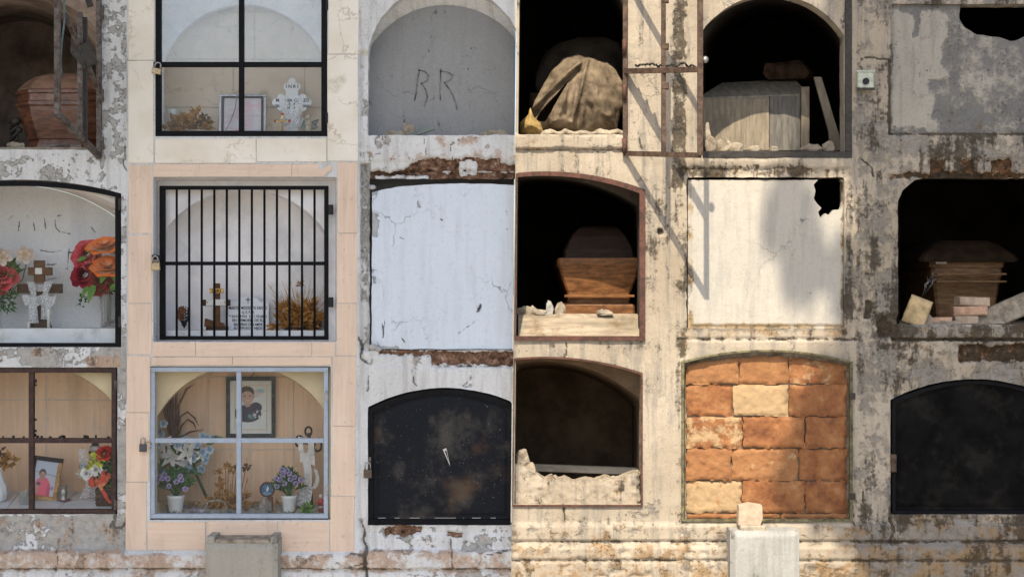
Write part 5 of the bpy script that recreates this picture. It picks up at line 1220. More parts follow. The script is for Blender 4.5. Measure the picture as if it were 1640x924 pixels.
def pic_woman(u, v):
    c = np.ones(u.shape + (3,)) * np.array((.40, .44, .52)); c = over(c, S(.0, 1, v) * .5, (.52, .52, .56)); n = fbm(u * 6, v * 6, 3, 3)
    c = over(c, S(.35, .37, v - .12 * (u - .5)) * .8, (.44, .42, .46)); c = over(c, band(v - .1 * u, .30, .33, .01) * .7, (.18, .17, .22))
    c = over(c, el(u, v, .42, .72, .33, .26, .06), (.66, .09, .15)); c = over(c, el(u, v, .45, 1.0, .36, .3, .06), (.66, .09, .15)); c = over(c, el(u, v, .2, .80, .10, .16), (.42, .22, .16)); c = over(c, el(u, v, .70, .82, .08, .2), (.45, .07, .11))
    c = over(c, el(u, v, .38, .52, .08, .08), (.36, .19, .13)); c = over(c, el(u, v, .36, .36, .15, .12), (.03, .022, .02)); c = over(c, el(u, v, .37, .41, .115, .105, .1), (.38, .21, .15)); c = over(c, el(u, v, .37, .455, .05, .012), (.2, .07, .06))
    c = over(c, np.maximum(el(u, v, .33, .40, .02, .008), el(u, v, .42, .40, .02, .008)), (.05, .03, .03)); c = over(c, el(u, v, .25, .66, .09, .05), (.05, .06, .1))
    return over(c, el(u, v, .85, .75, .06, .06) * .6, (.05, .06, .12))
picture(t, k, W - 5.5, H - 12, 6, pic_woman)
t.rotation_euler = (R(-8), R(8), R(4))
t, k = st('flower_vase', 'white fluted vase of dried reddish flowers, cut by the edge of the picture', 'vase', 'C1', -3, .17)
def fluted(m, prof, n=36, am=.08):
    vs = []; fs = []
    for (r, z) in prof:
        for j in range(n):
            a = 6.2832 * j / n; q = r * (1 + am * math.cos(9 * a + z * .12)); vs.append((q * math.cos(a), q * math.sin(a), z))
    for i in range(len(prof) - 1):
        for j in range(n): a = i * n + j; b = i * n + (j + 1) % n; fs.append((a, b, b + n, a + n))
    fs += [tuple(range(n - 1, -1, -1))]; m.add(vs, fs)
m = MB(k); fluted(m, [(9, 0), (13, 4), (15, 14), (13, 26), (8, 38), (6, 46), (8, 53), (11, 56), (10, 55), (6, 48)]); m.build('vase_body', M['white'], t, True)
m = MB(k); leaf_mass(m, (0, -2, 72), 16, 8, 20, 60, 10, 5); m.build('dried_flowers', M['redp'] if 0 else M['reed'], t)
m = MB(k); leaf_mass(m, (18, -3, 66), 10, 5, 8, 20, 12, 7); leaf_mass(m, (2, -3, 58), 8, 5, 4, 14, 10, 6); m.build('dried_leaves', M['dry'], t)
t, k = st('drinking_glass', 'cloudy empty drinking glass in front of the leaning photo frame', 'glass', 'C1', 39, .13)
MB(k).lathe([(6.5, 0), (7.5, 3), (8, 21), (8, 22), (7.2, 21), (6.6, 4)], n=16).build('glass_body', M['clear'], t, True)
t, k = st('metal_cup', 'small silver metal vase on a ring of red flowers', 'cup', 'C1', 102, .18)
MB(k).lathe([(7, 1), (7.4, 3), (4.5, 5), (5.8, 10), (6, 14), (4.4, 18), (4.2, 20), (6.6, 23), (6.4, 24), (4.4, 22)], n=18).build('cup_body', M['steel'], t, True)
m = MB(k)
for i in range(9):
    a = i * .698; m.petal((4 * math.cos(a), 4 * math.sin(a), 1.2), (math.cos(a), math.sin(a), .12), (0, 0, 1), 10, 8, -.1, .2)
m.build('flower_ring', plain('red_white_petal', (.40, .04, .05), .6, .4, 30, .1, dirt=(.55, .5, .48), dirt_amt=.8), t, True)
t, k = st('draped_cross', 'grey cross wrapped in a white dotted lace sash by the red rose', 'cross', 'C1', 152, .25)
MB(k).box(-8, 9, -3, 3, 0, 80, .8).build('upright', plain('grey_board', (.25, .25, .25), .6, .2), t); MB(k).box(-24, 26, -3.5, 2, 44, 54, .8).build('arm', M['blackflat'], t)
MB(k).prism([(-6, 80), (7, 80), (5, 86), (1, 90), (-3, 86)], -2, 2).build('finial', M['blackflat'], t); MB(k).box(-9, 10, -4, -3, 68, 72, .3).build('band', M['blackflat'], t); MB(k).box(-6, 6, -4.5, -3.2, 72.5, 79, .3).build('name_plate', M['silver'], t)
ls, k = st('lace_stole', 'white dotted lace stole ending in pink, hung over the grey cross', 'lace', 'C1', 152, .215)
m = MB(k)
sheet(m, [[(-19 + q * 7 + 14 * a ** 2, -3 - 1.2 * math.sin(q * 3 + a * 7), 79 - 58 * a) for q in (-1, -.5, 0, .5, 1)] for a in (0, .12, .25, .4, .55, .7, .85, 1)])
sheet(m, [[(17 + q * 6 - 6 * a, -3 - 1.2 * math.sin(q * 3 + a * 7), 76 - 50 * a) for q in (-1, -.5, 0, .5, 1)] for a in (0, .2, .4, .6, .8, 1)])
sheet(m, [[(-4 + q * 5 - 6 * a, -4 - 1.2 * math.sin(q * 3 + a * 7), 42 - 30 * a) for q in (-1, -.5, 0, .5, 1)] for a in (0, .2, .4, .6, .8, 1)]); m.build('lace', M['lace'], ls, True)
m = MB(k); sheet(m, [[(-8 + q * 8 - 4 * a + 14, -6 - 1.8 * math.sin(q * 5 + a * 7), 22 - 20 * a) for q in (-1, -.5, 0, .5, 1)] for a in (0, .3, .6, 1)]); sheet(m, [[(-14 + q * 7 - 8 * a + 6, -6 - 1.8 * math.sin(q * 5 + a * 7), 18 - 17 * a) for q in (-1, -.5, 0, .5, 1)] for a in (0, .3, .6, 1)]); m.build('pink_end', M['lacep'], ls, True)
t, k = st('flower_basket', 'brown basket with a red rose, yellow blooms and a striped ribbon', 'flowers', 'C1', 169, .115)
m = MB(k); m.prism([(-13, 0), (13, 0), (14, 28), (-14, 28)], -8, 8); m.build('basket', M['basket'], t)
for z in (4, 9, 14, 19, 24): MB(k).box(-14.2, 14.2, -8.8, -7.8, z - 1.2, z + 1.2, .4).build('weave_strip', M['basket'], t)
m = MB(k); leaf_mass(m, (2, 0, 55), 18, 7, 30, 110, 11, 6); m.petal((-10, -8, 36), (-1, -.2, .0), (0, -1, .4), 16, 10, -.2, .2); m.petal((8, -8, 56), (1, -.2, .2), (0, -1, .4), 16, 10, -.2, .2); m.build('foliage', M['green'], t)
m = MB(k); petals_rose(m, (0, -8, 86), (0, -.75, .65), 11, 5); m.build('rose', M['scarlet'], t, True)
for (x, z) in ((-17, 80), (-19, 70), (-8, 67), (-24, 62), (-14, 60), (-4, 76)):
    m = MB(k); 
    for _ in range(16): m.petal((x + rnd.uniform(-3, 3), -8 + rnd.uniform(-2, 2), z + rnd.uniform(-3, 3)), rdir(.4, 1), (0, -1, 0), 6, 5, 0, .3)
    m.build('yellow_flower', M['yellow'], t)
for (x, z) in ((-13, 58), (-28, 52)):
    m = MB(k); petals_rose(m, (x, -10, z), (-.1, -1, .2), 8.5, 4); m.build('white_rose', M['whitef'], t, True)
m = MB(k); leaf_mass(m, (-34, -4, 50), 10, 4, 7, 26, 6, 3); m.build('pale_sprig', plain('pale_sprig', (.42, .5, .42), .6, .3), t)
m = MB(k)
def loop(m, pts, w):
    rows_ = []
    for i, p in enumerate(pts): rows_.append([(p[0] - w / 2, p[1], p[2] + w * .15), (p[0], p[1] - .6, p[2]), (p[0] + w / 2, p[1], p[2] - w * .15)])
    sheet(m, rows_)
loop(m, [(-18, -11, 30), (-20, -14, 40), (-14, -16, 47), (-10, -14, 40), (-8, -12, 32)], 9); loop(m, [(-8, -12, 32), (-2, -15, 46), (4, -15, 56), (8, -13, 50), (0, -12, 36), (-6, -12, 30)], 8); loop(m, [(-6, -12, 32), (0, -13, 24), (6, -13, 12), (13, -12, 4)], 8)
m.build('ribbon', M['ribbon'], t, True)

# ================================================================ second column, bottom: blue grey glazed door
t, k = rect_door('blue grey framed glazed door before the tiled niche with the framed portrait', 242, 526, 588, 829, .012, M['bluegrey'], [M['glass'], M['glass']], 7, 383, 705, mull=7.5, hinges=((524.5, 633), (524.5, 784)), hmat=M['rubbleg'], dep=11)
MB(k).tube([(-140, -6, 119), (-145, -9, 123), (-150, -9, 120), (-150, -9, 112), (-145, -8, 110), (-141, -6, 114)], 1.3, 6).build('latch_ring', M['brass'], t, True)
padlock(229, 711, -.03, 11, 12, plain('grey_padlock', (.07, .07, .075), .5, .2), 'dark grey padlock hanging on the peach tiles beside the blue grey door', 0)
t, k = st('framed_portrait', 'black framed portrait of a smiling man hung high on the tan tiles', 'picture', 'C2', 402, .30)
t.location = at(402, 700, .325)
W, H = 39.5, 97
m = MB(k); m.box(-W, W, -5, 0, 0, 6, .7); m.box(-W, W, -5, 0, H - 6, H, .7); m.box(-W, -W + 6, -4.8, -.2, 6, H - 6, .7); m.box(W - 6, W, -4.8, -.2, 6, H - 6, .7); m.build('frame', plain('black_green_frame', (.022, .03, .03), .35, .4, 40, .1, dirt=(.1, .13, .13), dirt_amt=.5), t)
MB(k).box(-W + 6, W - 6, -1.5, 0, 6, H - 6).build('mount', M['paper'], t)
def pic_man(u, v):
    n = fbm(u * 5, v * 6, 4, 31); c = np.ones(u.shape + (3,)) * np.array((.56, .58, .57))
    c = over(c, S(.5, .66, n) * band(v, .40, .72, .1), (.20, .42, .44)); c = over(c, el(u, v, .8, .12, .14, .05, .4) * .8, (.18, .36, .40)); c = over(c, el(u, v, .25, .3, .22, .25, .4) * .35, (.34, .48, .5))
    c = over(c, el(u, v, .68, .18, .12, .08, .3) * .5, (.5, .32, .3))
    body = np.maximum(el(u, v, .40, .64, .44, .20, .05), el(u, v, .66, .50, .20, .12, .1)); c = over(c, body, (.020, .018, .045))
    c = over(c, el(u, v, .40, .42, .10, .07), (.42, .25, .19)); c = over(c, el(u, v, .37, .15, .24, .14, .06), (.022, .015, .013)); c = over(c, el(u, v, .39, .27, .205, .145, .06), (.46, .29, .23)); c = over(c, el(u, v, .60, .25, .03, .04), (.4, .24, .2))
    c = over(c, el(u, v, .41, .34, .06, .012, .3), (.62, .56, .52)); c = over(c, el(u, v, .41, .353, .06, .006, .4) * .6, (.25, .10, .08))
    c = over(c, np.maximum(band(u, .25, .35, .01), band(u, .42, .54, .01)) * band(v, .222, .236, .004), (.03, .02, .02)); c = over(c, np.maximum(el(u, v, .31, .25, .03, .008), el(u, v, .48, .25, .03, .008)), (.06, .03, .03)); c = over(c, el(u, v, .40, .295, .03, .014, .4) * .5, (.32, .17, .13))
    fl = S(.40, .52, fbm(u * 16, v * 20, 3, 9)) * el(u, v, .84, .66, .26, .10, .2); c = over(c, fl, (.64, .64, .62))
    c = over(c, band(v, .66, .76, .03) * S(.4, .6, n) * .6, (.2, .44, .46))
    for q in (.84, .875, .91): c = over(c, band(v, q, q + .010, .004) * S(.45, .5, vnoise(u * 34, q * 90)) * .5, (.4, .38, .36))
    return c
picture(t, k, 25, 70, 13, pic_man, -2.2, (110, 200)).parent = [o for o in t.children if o.name.startswith('mount')][0]
m = MB(k); b = 26; 
for (x0, x1, z0, z1) in ((-b, b, 12, 12.7), (-b, b, 83, 83.7)): m.box(x0, x1, -2.6, -1.6, z0, z1)
for x in (-b, b - .7): m.box(x, x + .7, -2.5, -1.7, 12.7, 83)
m.build('mount_line', M['gold'], t)
m = MB(k); m.tube([(0, -1, H), (6, -1, H + 7)], .6, 4); m.build('nail', M['ink'], t)
# blue and white bouquet in the corner
t, k = st('flower_bouquet', 'bouquet of white lilies and small blue flowers above the first white pot', 'bouquet', 'C2', 296, .26)
m = MB(k); m.tube([(40, -8, 6), (20, -6, 50), (5, -4, 80), (0, 0, 95)], [2.6, 2.2, 1.6, 1], 6); m.tube([(5, -4, 80), (34, -6, 108)], 1, 5); m.tube([(5, -4, 80), (-20, -4, 98)], 1, 5); m.build('stem', M['greend'], t)
for (x, z, r, ax) in ((-17, 80, 22, (-.1, -1, .3)), (8, 88, 22, (.3, -1, .4)), (-30, 100, 18, (-.4, -.9, .5)), (2, 68, 17, (.2, -1, -.1)), (-38, 84, 16, (-.6, -.9, .1)), (30, 84, 13, (.4, -1, .2))):
    m = MB(k); lily(m, (x, -14, z), ax, r, 6, .42, -.3); m.build('white_lily', M['whitef'], t, True)
for (x, z) in ((-40, 98), (-43, 88), (-34, 118), (-7, 100), (4, 107), (-38, 66), (-34, 58), (20, 86), (26, 96), (32, 86), (38, 82), (36, 74), (40, 110), (52, 110), (33, 112), (12, 66), (30, 60), (14, 58), (44, 92), (18, 76), (-31, 132), (24, 104)):
    m = MB(k)
    for _ in range(2): lily(m, (x + rnd.uniform(-1.5, 1.5), -16 + rnd.uniform(-3, 3), z + rnd.uniform(-1.5, 1.5)), rdir(.2, 1.4), 7.5, 5, .85, -.1, .8)
    m.build('blue_flower', M['bluep'], t, True)
m = MB(k); leaf_mass(m, (-8, -8, 82), 32, 9, 22, 60, 15, 7)
for (x, z, dx, dz) in ((6, 62, 1, -.35), (-12, 66, -.3, -1), (38, 102, .9, .4), (-24, 72, -.8, -.3), (-6, 64, .5, -.8)): m.petal((x, -16, z), (dx, -.2, dz), (0, -1, .4), 28, 14, -.2, .2)
m.build('foliage', M['green'], t)
# reeds
t, k = st('dried_reeds', 'dark reddish dried reeds rising in the corner behind the blue flowers', 'dried reeds', 'C2', 276, .31)
m = MB(k)
for i in range(34):
    a = rnd.uniform(-1, 1); L = rnd.uniform(110, 172); x0 = rnd.uniform(-4, 6)
    m.tube([(x0 + 8, 0, 60), (x0 + a * 4, rnd.uniform(-4, 4), 60 + L * .4), (x0 + a * 12 - 4, rnd.uniform(-6, 4), 40 + L)], [.9, 1.1, .35], 4)
for pts in ([(6, -4, 100), (14, -6, 138), (26, -8, 146), (38, -9, 136), (44, -9, 124)], [(6, -4, 96), (16, -6, 124), (26, -7, 134), (36, -8, 128), (40, -8, 118)], [(4, -4, 80), (16, -6, 106), (30, -8, 114), (52, -9, 118)], [(8, -2, 150), (18, -4, 170), (24, -5, 182), (36, -5, 190)]):
    m.tube(pts, [1.6] * (len(pts) - 1) + [.4], 5)
m.build('reed', M['reed'], t)
def potplant(px, y, ph, rw, label, fw, fh, fz0, flowers, group, seed, leafm='green'):
    t, k = st('potted_plant', label, 'potted plant', 'C2', px, y, group)
    MB(k).lathe([(rw * .74, 0), (rw * .78, 2), (rw * .96, ph - 5), (rw, ph - 4), (rw, ph), (rw * .92, ph), (rw * .88, ph - 4)], n=24).build('pot', M['whitep'], t, True)
    MB(k).lathe([(rw * .86, ph - 6), (rw * .86, ph - 5)], n=16).build('soil', M['ink'], t)
    m = MB(k)
    for i in range(64):
        a = rnd.uniform(0, 6.283); s = rnd.uniform(.2, 1); tip = V((fw * s * math.cos(a), fw * .42 * s * math.sin(a) - 2, ph + fz0 + fh * (1 - s * s * .75) * rnd.uniform(.6, 1)))
        p0 = V((0, 0, ph - 4)); m.tube([p0, p0.lerp(tip, .5) + V((0, 0, 5)), tip], .5, 3)
        for q in range(10):
            c = p0.lerp(tip, .45 + .6 * q / 10) + V((0, 0, 4 * (1 - q / 10))); leaf(m, c, (tip - p0).normalized() + rdir(.2) * .9, 8, 3.0, -.2)
    m.build('foliage', M[leafm], t)
    for (x, z) in flowers:
        m = MB(k); petals_rose(m, (x, -fw * .40, z), (rnd.uniform(-.3, .3), -1, .5), 4.2, 3); m.build('violet_flower', M['violet'], t, True)
potplant(281.5, .14, 28, 14, 'white pot of green fern and violet buds below the white lilies', 34, 40, 6, [(-24, 58), (-28, 50), (-19, 56), (-10, 56), (-8, 44), (4, 51), (10, 60), (12, 54), (-15, 62), (18, 40)], 'white pots of plastic greenery', 1)
potplant(463, .16, 26, 12.5, 'white pot of green fern with violet roses beside the ribboned cross', 27, 42, 4, [(-8, 60), (2, 62), (-13, 52), (-6, 46), (4, 53), (10, 56), (12, 46), (-19, 54), (-18, 42), (-2, 66), (-10, 68), (20, 52)], 'white pots of plastic greenery', 2)
# dried plant and hoop in the middle
t, k = st('dried_bouquet', 'ochre dried flowers with tall brown heads in the middle of the tiled niche', 'dried flowers', 'C2', 362, .2)
m = MB(k)
for x, h in ((-12, 52), (0, 62), (4, 68), (12, 56), (18, 66), (32, 66), (35, 50), (-6, 44), (24, 40), (8, 40)): m.tube([(x * .5, 0, 4), (x * .8, -1, h * .5), (x, -2, h)], .7, 4)
m.build('stalk', M['dry'], t)
m = MB(k); leaf_mass(m, (0, 0, 12), 26, 9, 12, 90, 11, 6); leaf_mass(m, (-8, -2, 32), 7, 4, 16, 26, 9, 5); leaf_mass(m, (22, 0, 14), 20, 7, 12, 40, 9, 5); m.build('dried_leaves', M['dry'], t)
for (x, z, r) in ((4, 70, 6), (10, 62, 5), (-12, 60, 5), (18, 68, 4), (33, 67, 5)):
    m = MB(k); leaf_mass(m, (x, -3, z), r, 3, r * .7, 18, 6, 4); m.build('seed_head', M['dryd'] if x > 15 else M['dry'], t)
m = MB(k)
for _ in range(70):
    m.ball((rnd.gauss(-18, 8) if rnd.random() < .6 else rnd.gauss(36, 4), rnd.uniform(-3, 2), rnd.uniform(24, 72)), .8, n=4, m=3)
m.build('tiny_flowers', M['dryp'], t)['kind'] = 'stuff'
t, k = st('glass_handle_bowl', 'clear glass basket with an arched handle below the ochre dried flowers', 'bowl', 'C2', 346, .11)
m = MB(k); m.tube([(-16, 0, 0), (-16, 0, 14), (-13, 0, 20), (-6, 0, 22), (8, 0, 22), (14, 0, 19), (17, 0, 12), (17, 0, 0)], 1.8, 8); m.build('handle', M['clear'], t, True)
m = MB(k); m.lathe([(15, 0), (17, 8), (16.4, 8), (14.4, 1)], n=18, sy=.5); m.build('bowl', M['clear'], t, True)
t, k = st('glass_bottle', 'round dusty glass jar standing in front of the blue medallion', 'bottle', 'C2', 424, .12)
MB(k).lathe([(8, 0), (10.5, 2), (11.4, 8), (10.8, 18), (7, 22), (4.8, 24), (5.2, 27), (4.4, 27), (4, 24)], n=20).build('jar', M['bottle'], t, True)
t, k = st('blue_medallion', 'round brown framed medallion with a dove on blue, behind the glass jar', 'ornament', 'C2', 428, .17)
k_ = k; c = (0, 34)
m = MB(k); m.tube([(11 * math.cos(a), 0, 34 + 11 * math.sin(a)) for a in [6.2832 * i / 20 for i in range(21)]], 1.8, 6); m.build('rim', plain('bead_rim', (.10, .04, .025), .6, .5, 120, .5), t, True)
MB(k).prism([(10.4 * math.cos(a), 34 + 10.4 * math.sin(a)) for a in [6.2832 * i / 20 for i in range(20)]], -.6, .8).build('disc', M['bluebead'], t)
MB(k).prism([(-2, 35), (0, 37), (.5, 41), (2, 38), (3.4, 36), (2, 33), (1, 30), (-1, 32)], -1.2, -.7).build('dove', M['whitef'], t)
MB(k).prism([(-8, 28), (-4, 31), (0, 29), (4, 30), (8, 28), (4, 25), (-4, 25)], -1.1, -.7).build('wave', M['bluep'], t)
MB(k).box(-3, 9, -2, 2, 0, 23, .8).build('stand', plain('bead_stand', (.10, .04, .025), .6, .5), t)
t, k = st('iron_cross', 'black iron cross with looped arms and a grey satin ribbon', 'cross', 'C2', 493, .24)
m = MB(k)
def lo(cx, cz, dx, dz, r=6.5):
    a0 = math.atan2(dz, dx); return [(cx + dx * r + r * 1.0 * math.cos(a0 + math.pi + 6.2832 * i / 14) * (1 if abs(dx) else .8), 0, cz + dz * r + r * math.sin(a0 + math.pi + 6.2832 * i / 14) * (1.35 if abs(dx) else 1.1)) for i in range(15)]
m.build('none', None) if 0 else None
MB(k).bar((6, 0, 0), (2, 0, 118), 5, 4).build('upright', M['blackflat'], t)
MB(k).bar((-10, 0, 105), (12, 0, 99), 6, 4, (0, -1, 0)).build('arm', M['blackflat'], t)
for (cx, cz, dx, dz) in ((-7, 104, -1, .1), (9, 98, 1, -.1), (1, 114, 0, 1)): MB(k).tube(lo(cx, cz, dx, dz), 1.8, 6).build('loop', M['blackflat'], t, True)
rb, k = st('satin_ribbon', 'grey satin ribbon hung over the black iron cross', 'ribbon', 'C2', 492, .215)
m = MB(k)
loop(m, [(-10, -2, 114), (-10, -3, 96), (-6, -4, 82), (0, -5, 70)], 8); loop(m, [(6, -2, 108), (7, -3, 94), (4, -4, 80), (1, -5, 68)], 10)
sheet(m, [[(x * (1 + .0 * z) , -5 - 1.5 * math.sin(x * .5), z - .25 * x) for x in range(-11, 15, 3)] for z in (88, 80, 72)])
loop(m, [(0, -5, 76), (2, -6, 60), (2, -5, 44), (0, -5, 30)], 13); loop(m, [(14, -3, 62), (17, -3, 48), (15, -3, 38), (10, -3, 32)], 6); m.build('satin', M['satin'], rb, True)
m = MB(k); loop(m, [(-2, -6, 34), (-10, -7, 16), (-16, -8, 6)], 15); loop(m, [(6, -6, 34), (4, -8, 18), (-1, -9, 6)], 8); m.build('lace_end', plain('glitter_lace', (.42, .41, .42), .8, .5, 120, .4), rb, True)
t, k = st('figurine', 'small red and white figurine in the far corner beside the iron cross', 'figurine', 'C2', 514, .14)
m = MB(k); m.tube([(-2, 0, 0), (-2.5, 0, 8), (0, 0, 14)], [1.6, 1.8, 2.6], 7); m.tube([(3, 0, 0), (2, 0, 8), (0, 0, 14)], [1.6, 1.8, 2.6], 7); m.tube([(0, 0, 12), (0, 0, 20), (0, 0, 23)], [3.2, 3.6, 1.6], 8); m.tube([(-3, 0, 20), (-6, -2, 15), (-3, -4, 12)], 1.2, 6); m.tube([(3, 0, 20), (6, -2, 15), (4, -4, 11)], 1.2, 6); m.build('body', M['redt'], t, True)
m = MB(k); m.ball((0, 0, 26), 3.2); m.lathe([(3.8, 9), (4.4, 7), (3.4, 11)], n=10); m.build('head', M['whitef'], t, True)
m = MB(k); leaf_mass(m, (-22, 0, 9), 7, 4, 8, 30, 9, 6); o = m.build('leaf_sprig', M['greenb'], None); o.location = on('C2', 514, .10); tag(o, 'small sprig of green leaves on the floor below the iron cross', 'sprig')
# litter of leaves on the niche floor
m = MB()
for _ in range(230):
    px_ = rnd.uniform(262, 512); y_ = rnd.uniform(.08, .3); p = on('C2', px_, y_)
    if rnd.random() > (.9 if 305 < px_ < 450 else .4): continue
    m.petal(p + V((0, 0, rnd.uniform(.001, .008))), (rnd.uniform(-1, 1), rnd.uniform(-1, 1), rnd.uniform(-.1, .4)), (0, 0, 1), rnd.uniform(.012, .03), rnd.uniform(.008, .016), rnd.uniform(-.5, .5), .3)
tag(m.build('leaf_litter', M['dry']), 'dry brown leaf litter scattered over the floor of the tiled niche', 'leaves', kind='stuff')
o = rubble('cellophane_scrap', 'dull violet scrap of cellophane beside the first white pot', 318, on_floor('C2', 318, .13), .13, 32, 9, plain('violet_film', (.22, .19, .23), .3, .5, 60, .3), 33, 'wrapping', d=20)
m = MB()
for i in range(64):
    px_ = rnd.uniform(270, 505); p = on('C2', px_, .072); leaf(m, p + V((0, 0, .004)), (rnd.uniform(-1, 1), -.1, rnd.uniform(-.1, .25)), .03, .01, -.2)
tag(m.build('garland', plain('dusty_garland', (.10, .14, .10), .7, .7, 30, .2, dirt=(.35, .38, .34), dirt_amt=.8)), 'dusty green garland lying along the foot of the blue grey door', 'garland', kind='stuff')

# ================================================================ third column, bottom: black sheet door
base = (714, 839); ybk = .02
out = arch(591, 837, 654, 623, 839); inn = [(x + (7 if x < 714 else -7), y + (7 if y < 800 else -8)) for x, y in out]
out = clipped(out); inn = clipped(inn); inn = [(min(x, sm(y) - 2.5), y) for x, y in inn]
t, k = arch_door('niche_door', 'black sheet metal arched door with rust blotches and a white scratch', out, inn, ybk, M['black'], None, base=base, group='black arched doors')
def sheetmat():
    q = NT('black_sheet'); n = q.noise(7, 8, .68); n2 = q.noise(2.6, 6, .6); n3 = q.noise(140, 3, .6)
    c = q.mix(q.ss(.48, .63, q.math('ADD', q.math('MULTIPLY', n, .5), q.math('MULTIPLY', n2, .5))), (.009, .0105, .0145), (.062, .058, .05))
    c = q.mix(q.math('MULTIPLY', q.ss(.53, .66, q.noise(4, 7, .65, q.scaled((1, 1, 1), (5, 2, 8)))), .35), c, (.12, .065, .03)); c = q.mix(q.math('MULTIPLY', q.ss(.68, .74, n3), .7), c, (.28, .28, .28))
    return q.fin(c, q.math('ADD', .42, q.math('MULTIPLY', n, .3)), q.bump(n, .15, .003), 0, Specular_IOR_Level=.10)
M['sheet'] = sheetmat()
def sheet_door(t, inn, base, y, seed, mat='sheet'):
    def f(px, py):
        q = nearest(px, py, inn)[2]; h = .004 * (fbm(px / 60, py / 60, 3, seed) - .5) - .004 * (1 - S(6, 9, q)) + .003 * (1 - S(2, 4, q))
        return h, None
    o = grid_panel('sheet_panel', (min(p[0] for p in inn), max(p[0] for p in inn), min(p[1] for p in inn), max(p[1] for p in inn)), 2.5, f, M[mat], t, outer=inn, yb=y); o.location = -V(t.location)
sheet_door(t, inn, base, ybk + .004, 200)
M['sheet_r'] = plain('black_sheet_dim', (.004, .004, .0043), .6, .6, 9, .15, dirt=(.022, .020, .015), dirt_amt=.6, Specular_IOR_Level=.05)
m = MB(k); m.prism([(-5, 120), (1, 122), (7, 93)], -1.9, -1.5); o = m.build('scratch', M['whitef'], t)
m = MB(k); m.prism([(-1.5, 117), (1, 118), (5, 100)], -2.1, -1.95); m.build('scratch', M['black'], t)
m = MB(k)
for x0, x1 in ((-110, -92), (-84, -70), (-60, -38), (-20, 20), (26, 33), (40, 60), (70, 84)): m.box(x0 + 2, x1 - 4, -1.6, -.6, 9.8, 10.5, .1)
m.build('paint_chip', M['whitef'], t)
MB(k).box(-127, -119, -8, -4.2, 97, 108, .6).build('hasp', M['rust'], t)
padlock(589, 752, -.03, 13, 13, plain('bronze_padlock', (.11, .085, .065), .5, .3, 60, .2, .4), 'brown weathered padlock hanging on the black sheet metal door', 0)
# ================================================================ sunlit wall, top row
def inflated(name, poly, y, bulge, fold, mat, parent=None, cell=2.5, skirt=None, p=.6, flat=60, holes=()):
    def f(px, py):
        q = nearest(px, py, poly)[2]; return bulge * np.clip(q / flat, 0, 1) ** p + fold(px, py), None
    return grid_panel(name, (min(a for a, _ in poly), max(a for a, _ in poly), min(b for _, b in poly), max(b for _, b in poly)), cell, f, mat, parent, outer=poly, holes=holes, yb=y, skirt=skirt if skirt is not None else y + .1)
t = thing('shrouded_coffin', 'coffin under a folded dusty brown cloth in the dark open niche', 'coffin', on('D1', 915, .2))
def mv(o, t): o.parent = t; o.location = -V(t.location); return o
cl = rough([(842, 213), (846, 190), (862, 150), (880, 118), (900, 94), (926, 88), (945, 92), (972, 99), (990, 112), (997, 130), (1001, 150), (999, 172), (991, 192), (987, 211), (930, 213), (872, 206)], 2, 6, 301)
def folds(px, py):
    a = np.arctan2(px - 925, py - 60 + 40); r_ = np.hypot(px - 925, py - 80); g = S(10, 80, r_)
    f = -.034 * np.abs(np.sin(a * 8 + 2.5 * fbm(px / 40, py / 40, 3, 302))) ** .6 * g - .018 * np.abs(np.sin(a * 19 + 4 * fbm(px / 30, py / 40, 3, 312))) * g * S(.4, .6, fbm(px / 30, py / 50, 2, 307)) + .022 * (fbm(px / 13, py / 24, 4, 303) - .5) + .05 * S(90, 215, py)
    f = f - .03 * (1 - S(0, 7, segd(px, py, [(846, 196), (880, 160), (925, 116)]))) + .02 * (1 - S(0, 5, segd(px, py, [(842, 188), (878, 148), (928, 105)]))) + .022 * (1 - S(0, 5, segd(px, py, [(940, 100), (928, 150), (915, 200)])))
    return f
mv(inflated('cloth', clipR(cl), .30, .10, folds, M['cloth'], None, 2.0, .6, .5, 50, [rough([(857, 196), (866, 180), (884, 160), (904, 138), (913, 128), (905, 142), (893, 162), (882, 184), (872, 198)], 1.5, 5, 300)]), t)
cd = [(858, 120), (872, 86), (892, 70), (930, 60), (968, 60), (990, 68), (1001, 82), (1001, 150), (860, 150)]
mv(inflated('cloth_top', cd, .75, .10, lambda px, py: .01 * (fbm(px / 14, py / 14, 3, 304) - .5), M['clothd'], None, 3, 1.1), t)
p = on('D1', 915, .36); MB().box(-.17, .19, 0, .9, 0, .20, .01).build('coffin_body', M['wood5'], t).location = V((0, .18, .002))
bag = [(832, 215), (833, 196), (846, 184), (850, 171), (855, 188), (866, 198), (870, 210), (868, 216)]
o = inflated('plastic_bag', clipR(rough(bag, 1, 5, 305)), .14, .05, lambda px, py: .008 * (fbm(px / 6, py / 6, 3, 306) - .5), M['yellowbag'], None, 1.5, .2, .6, 12); tag(o, 'crumpled yellow plastic bag on the sill beside the brown cloth', 'bag')
RD = rough([(866, 219), (868, 211), (880, 206), (892, 210), (905, 207), (918, 212), (934, 209), (948, 212), (962, 207), (976, 211), (990, 208), (1001, 211), (1001, 219)], 3.5, 3, 309)
tag(inflated('sill_debris', RD, .06, .02, lambda px, py: .012 * (fbm(px / 4, py / 4, 3, 308) - .5), M['rubblew'], None, 1.5, .12, .6, 8), 'crumbled mortar strewn along the sill under the brown cloth', 'rubble', kind='stuff')
for i in range(0):
    px_ = 874 + i * 13 + rnd.uniform(-4, 4)
    if i % 4 == 3: continue
    rubble('mortar_crumb', 'small mortar crumb in the row along the sill under the brown cloth', px_, on_floor('D1', px_, .07), .07, rnd.uniform(9, 18), rnd.uniform(4, 8), M['rubblew'], 310 + i, 'rubble', 'mortar crumbs under the brown cloth')
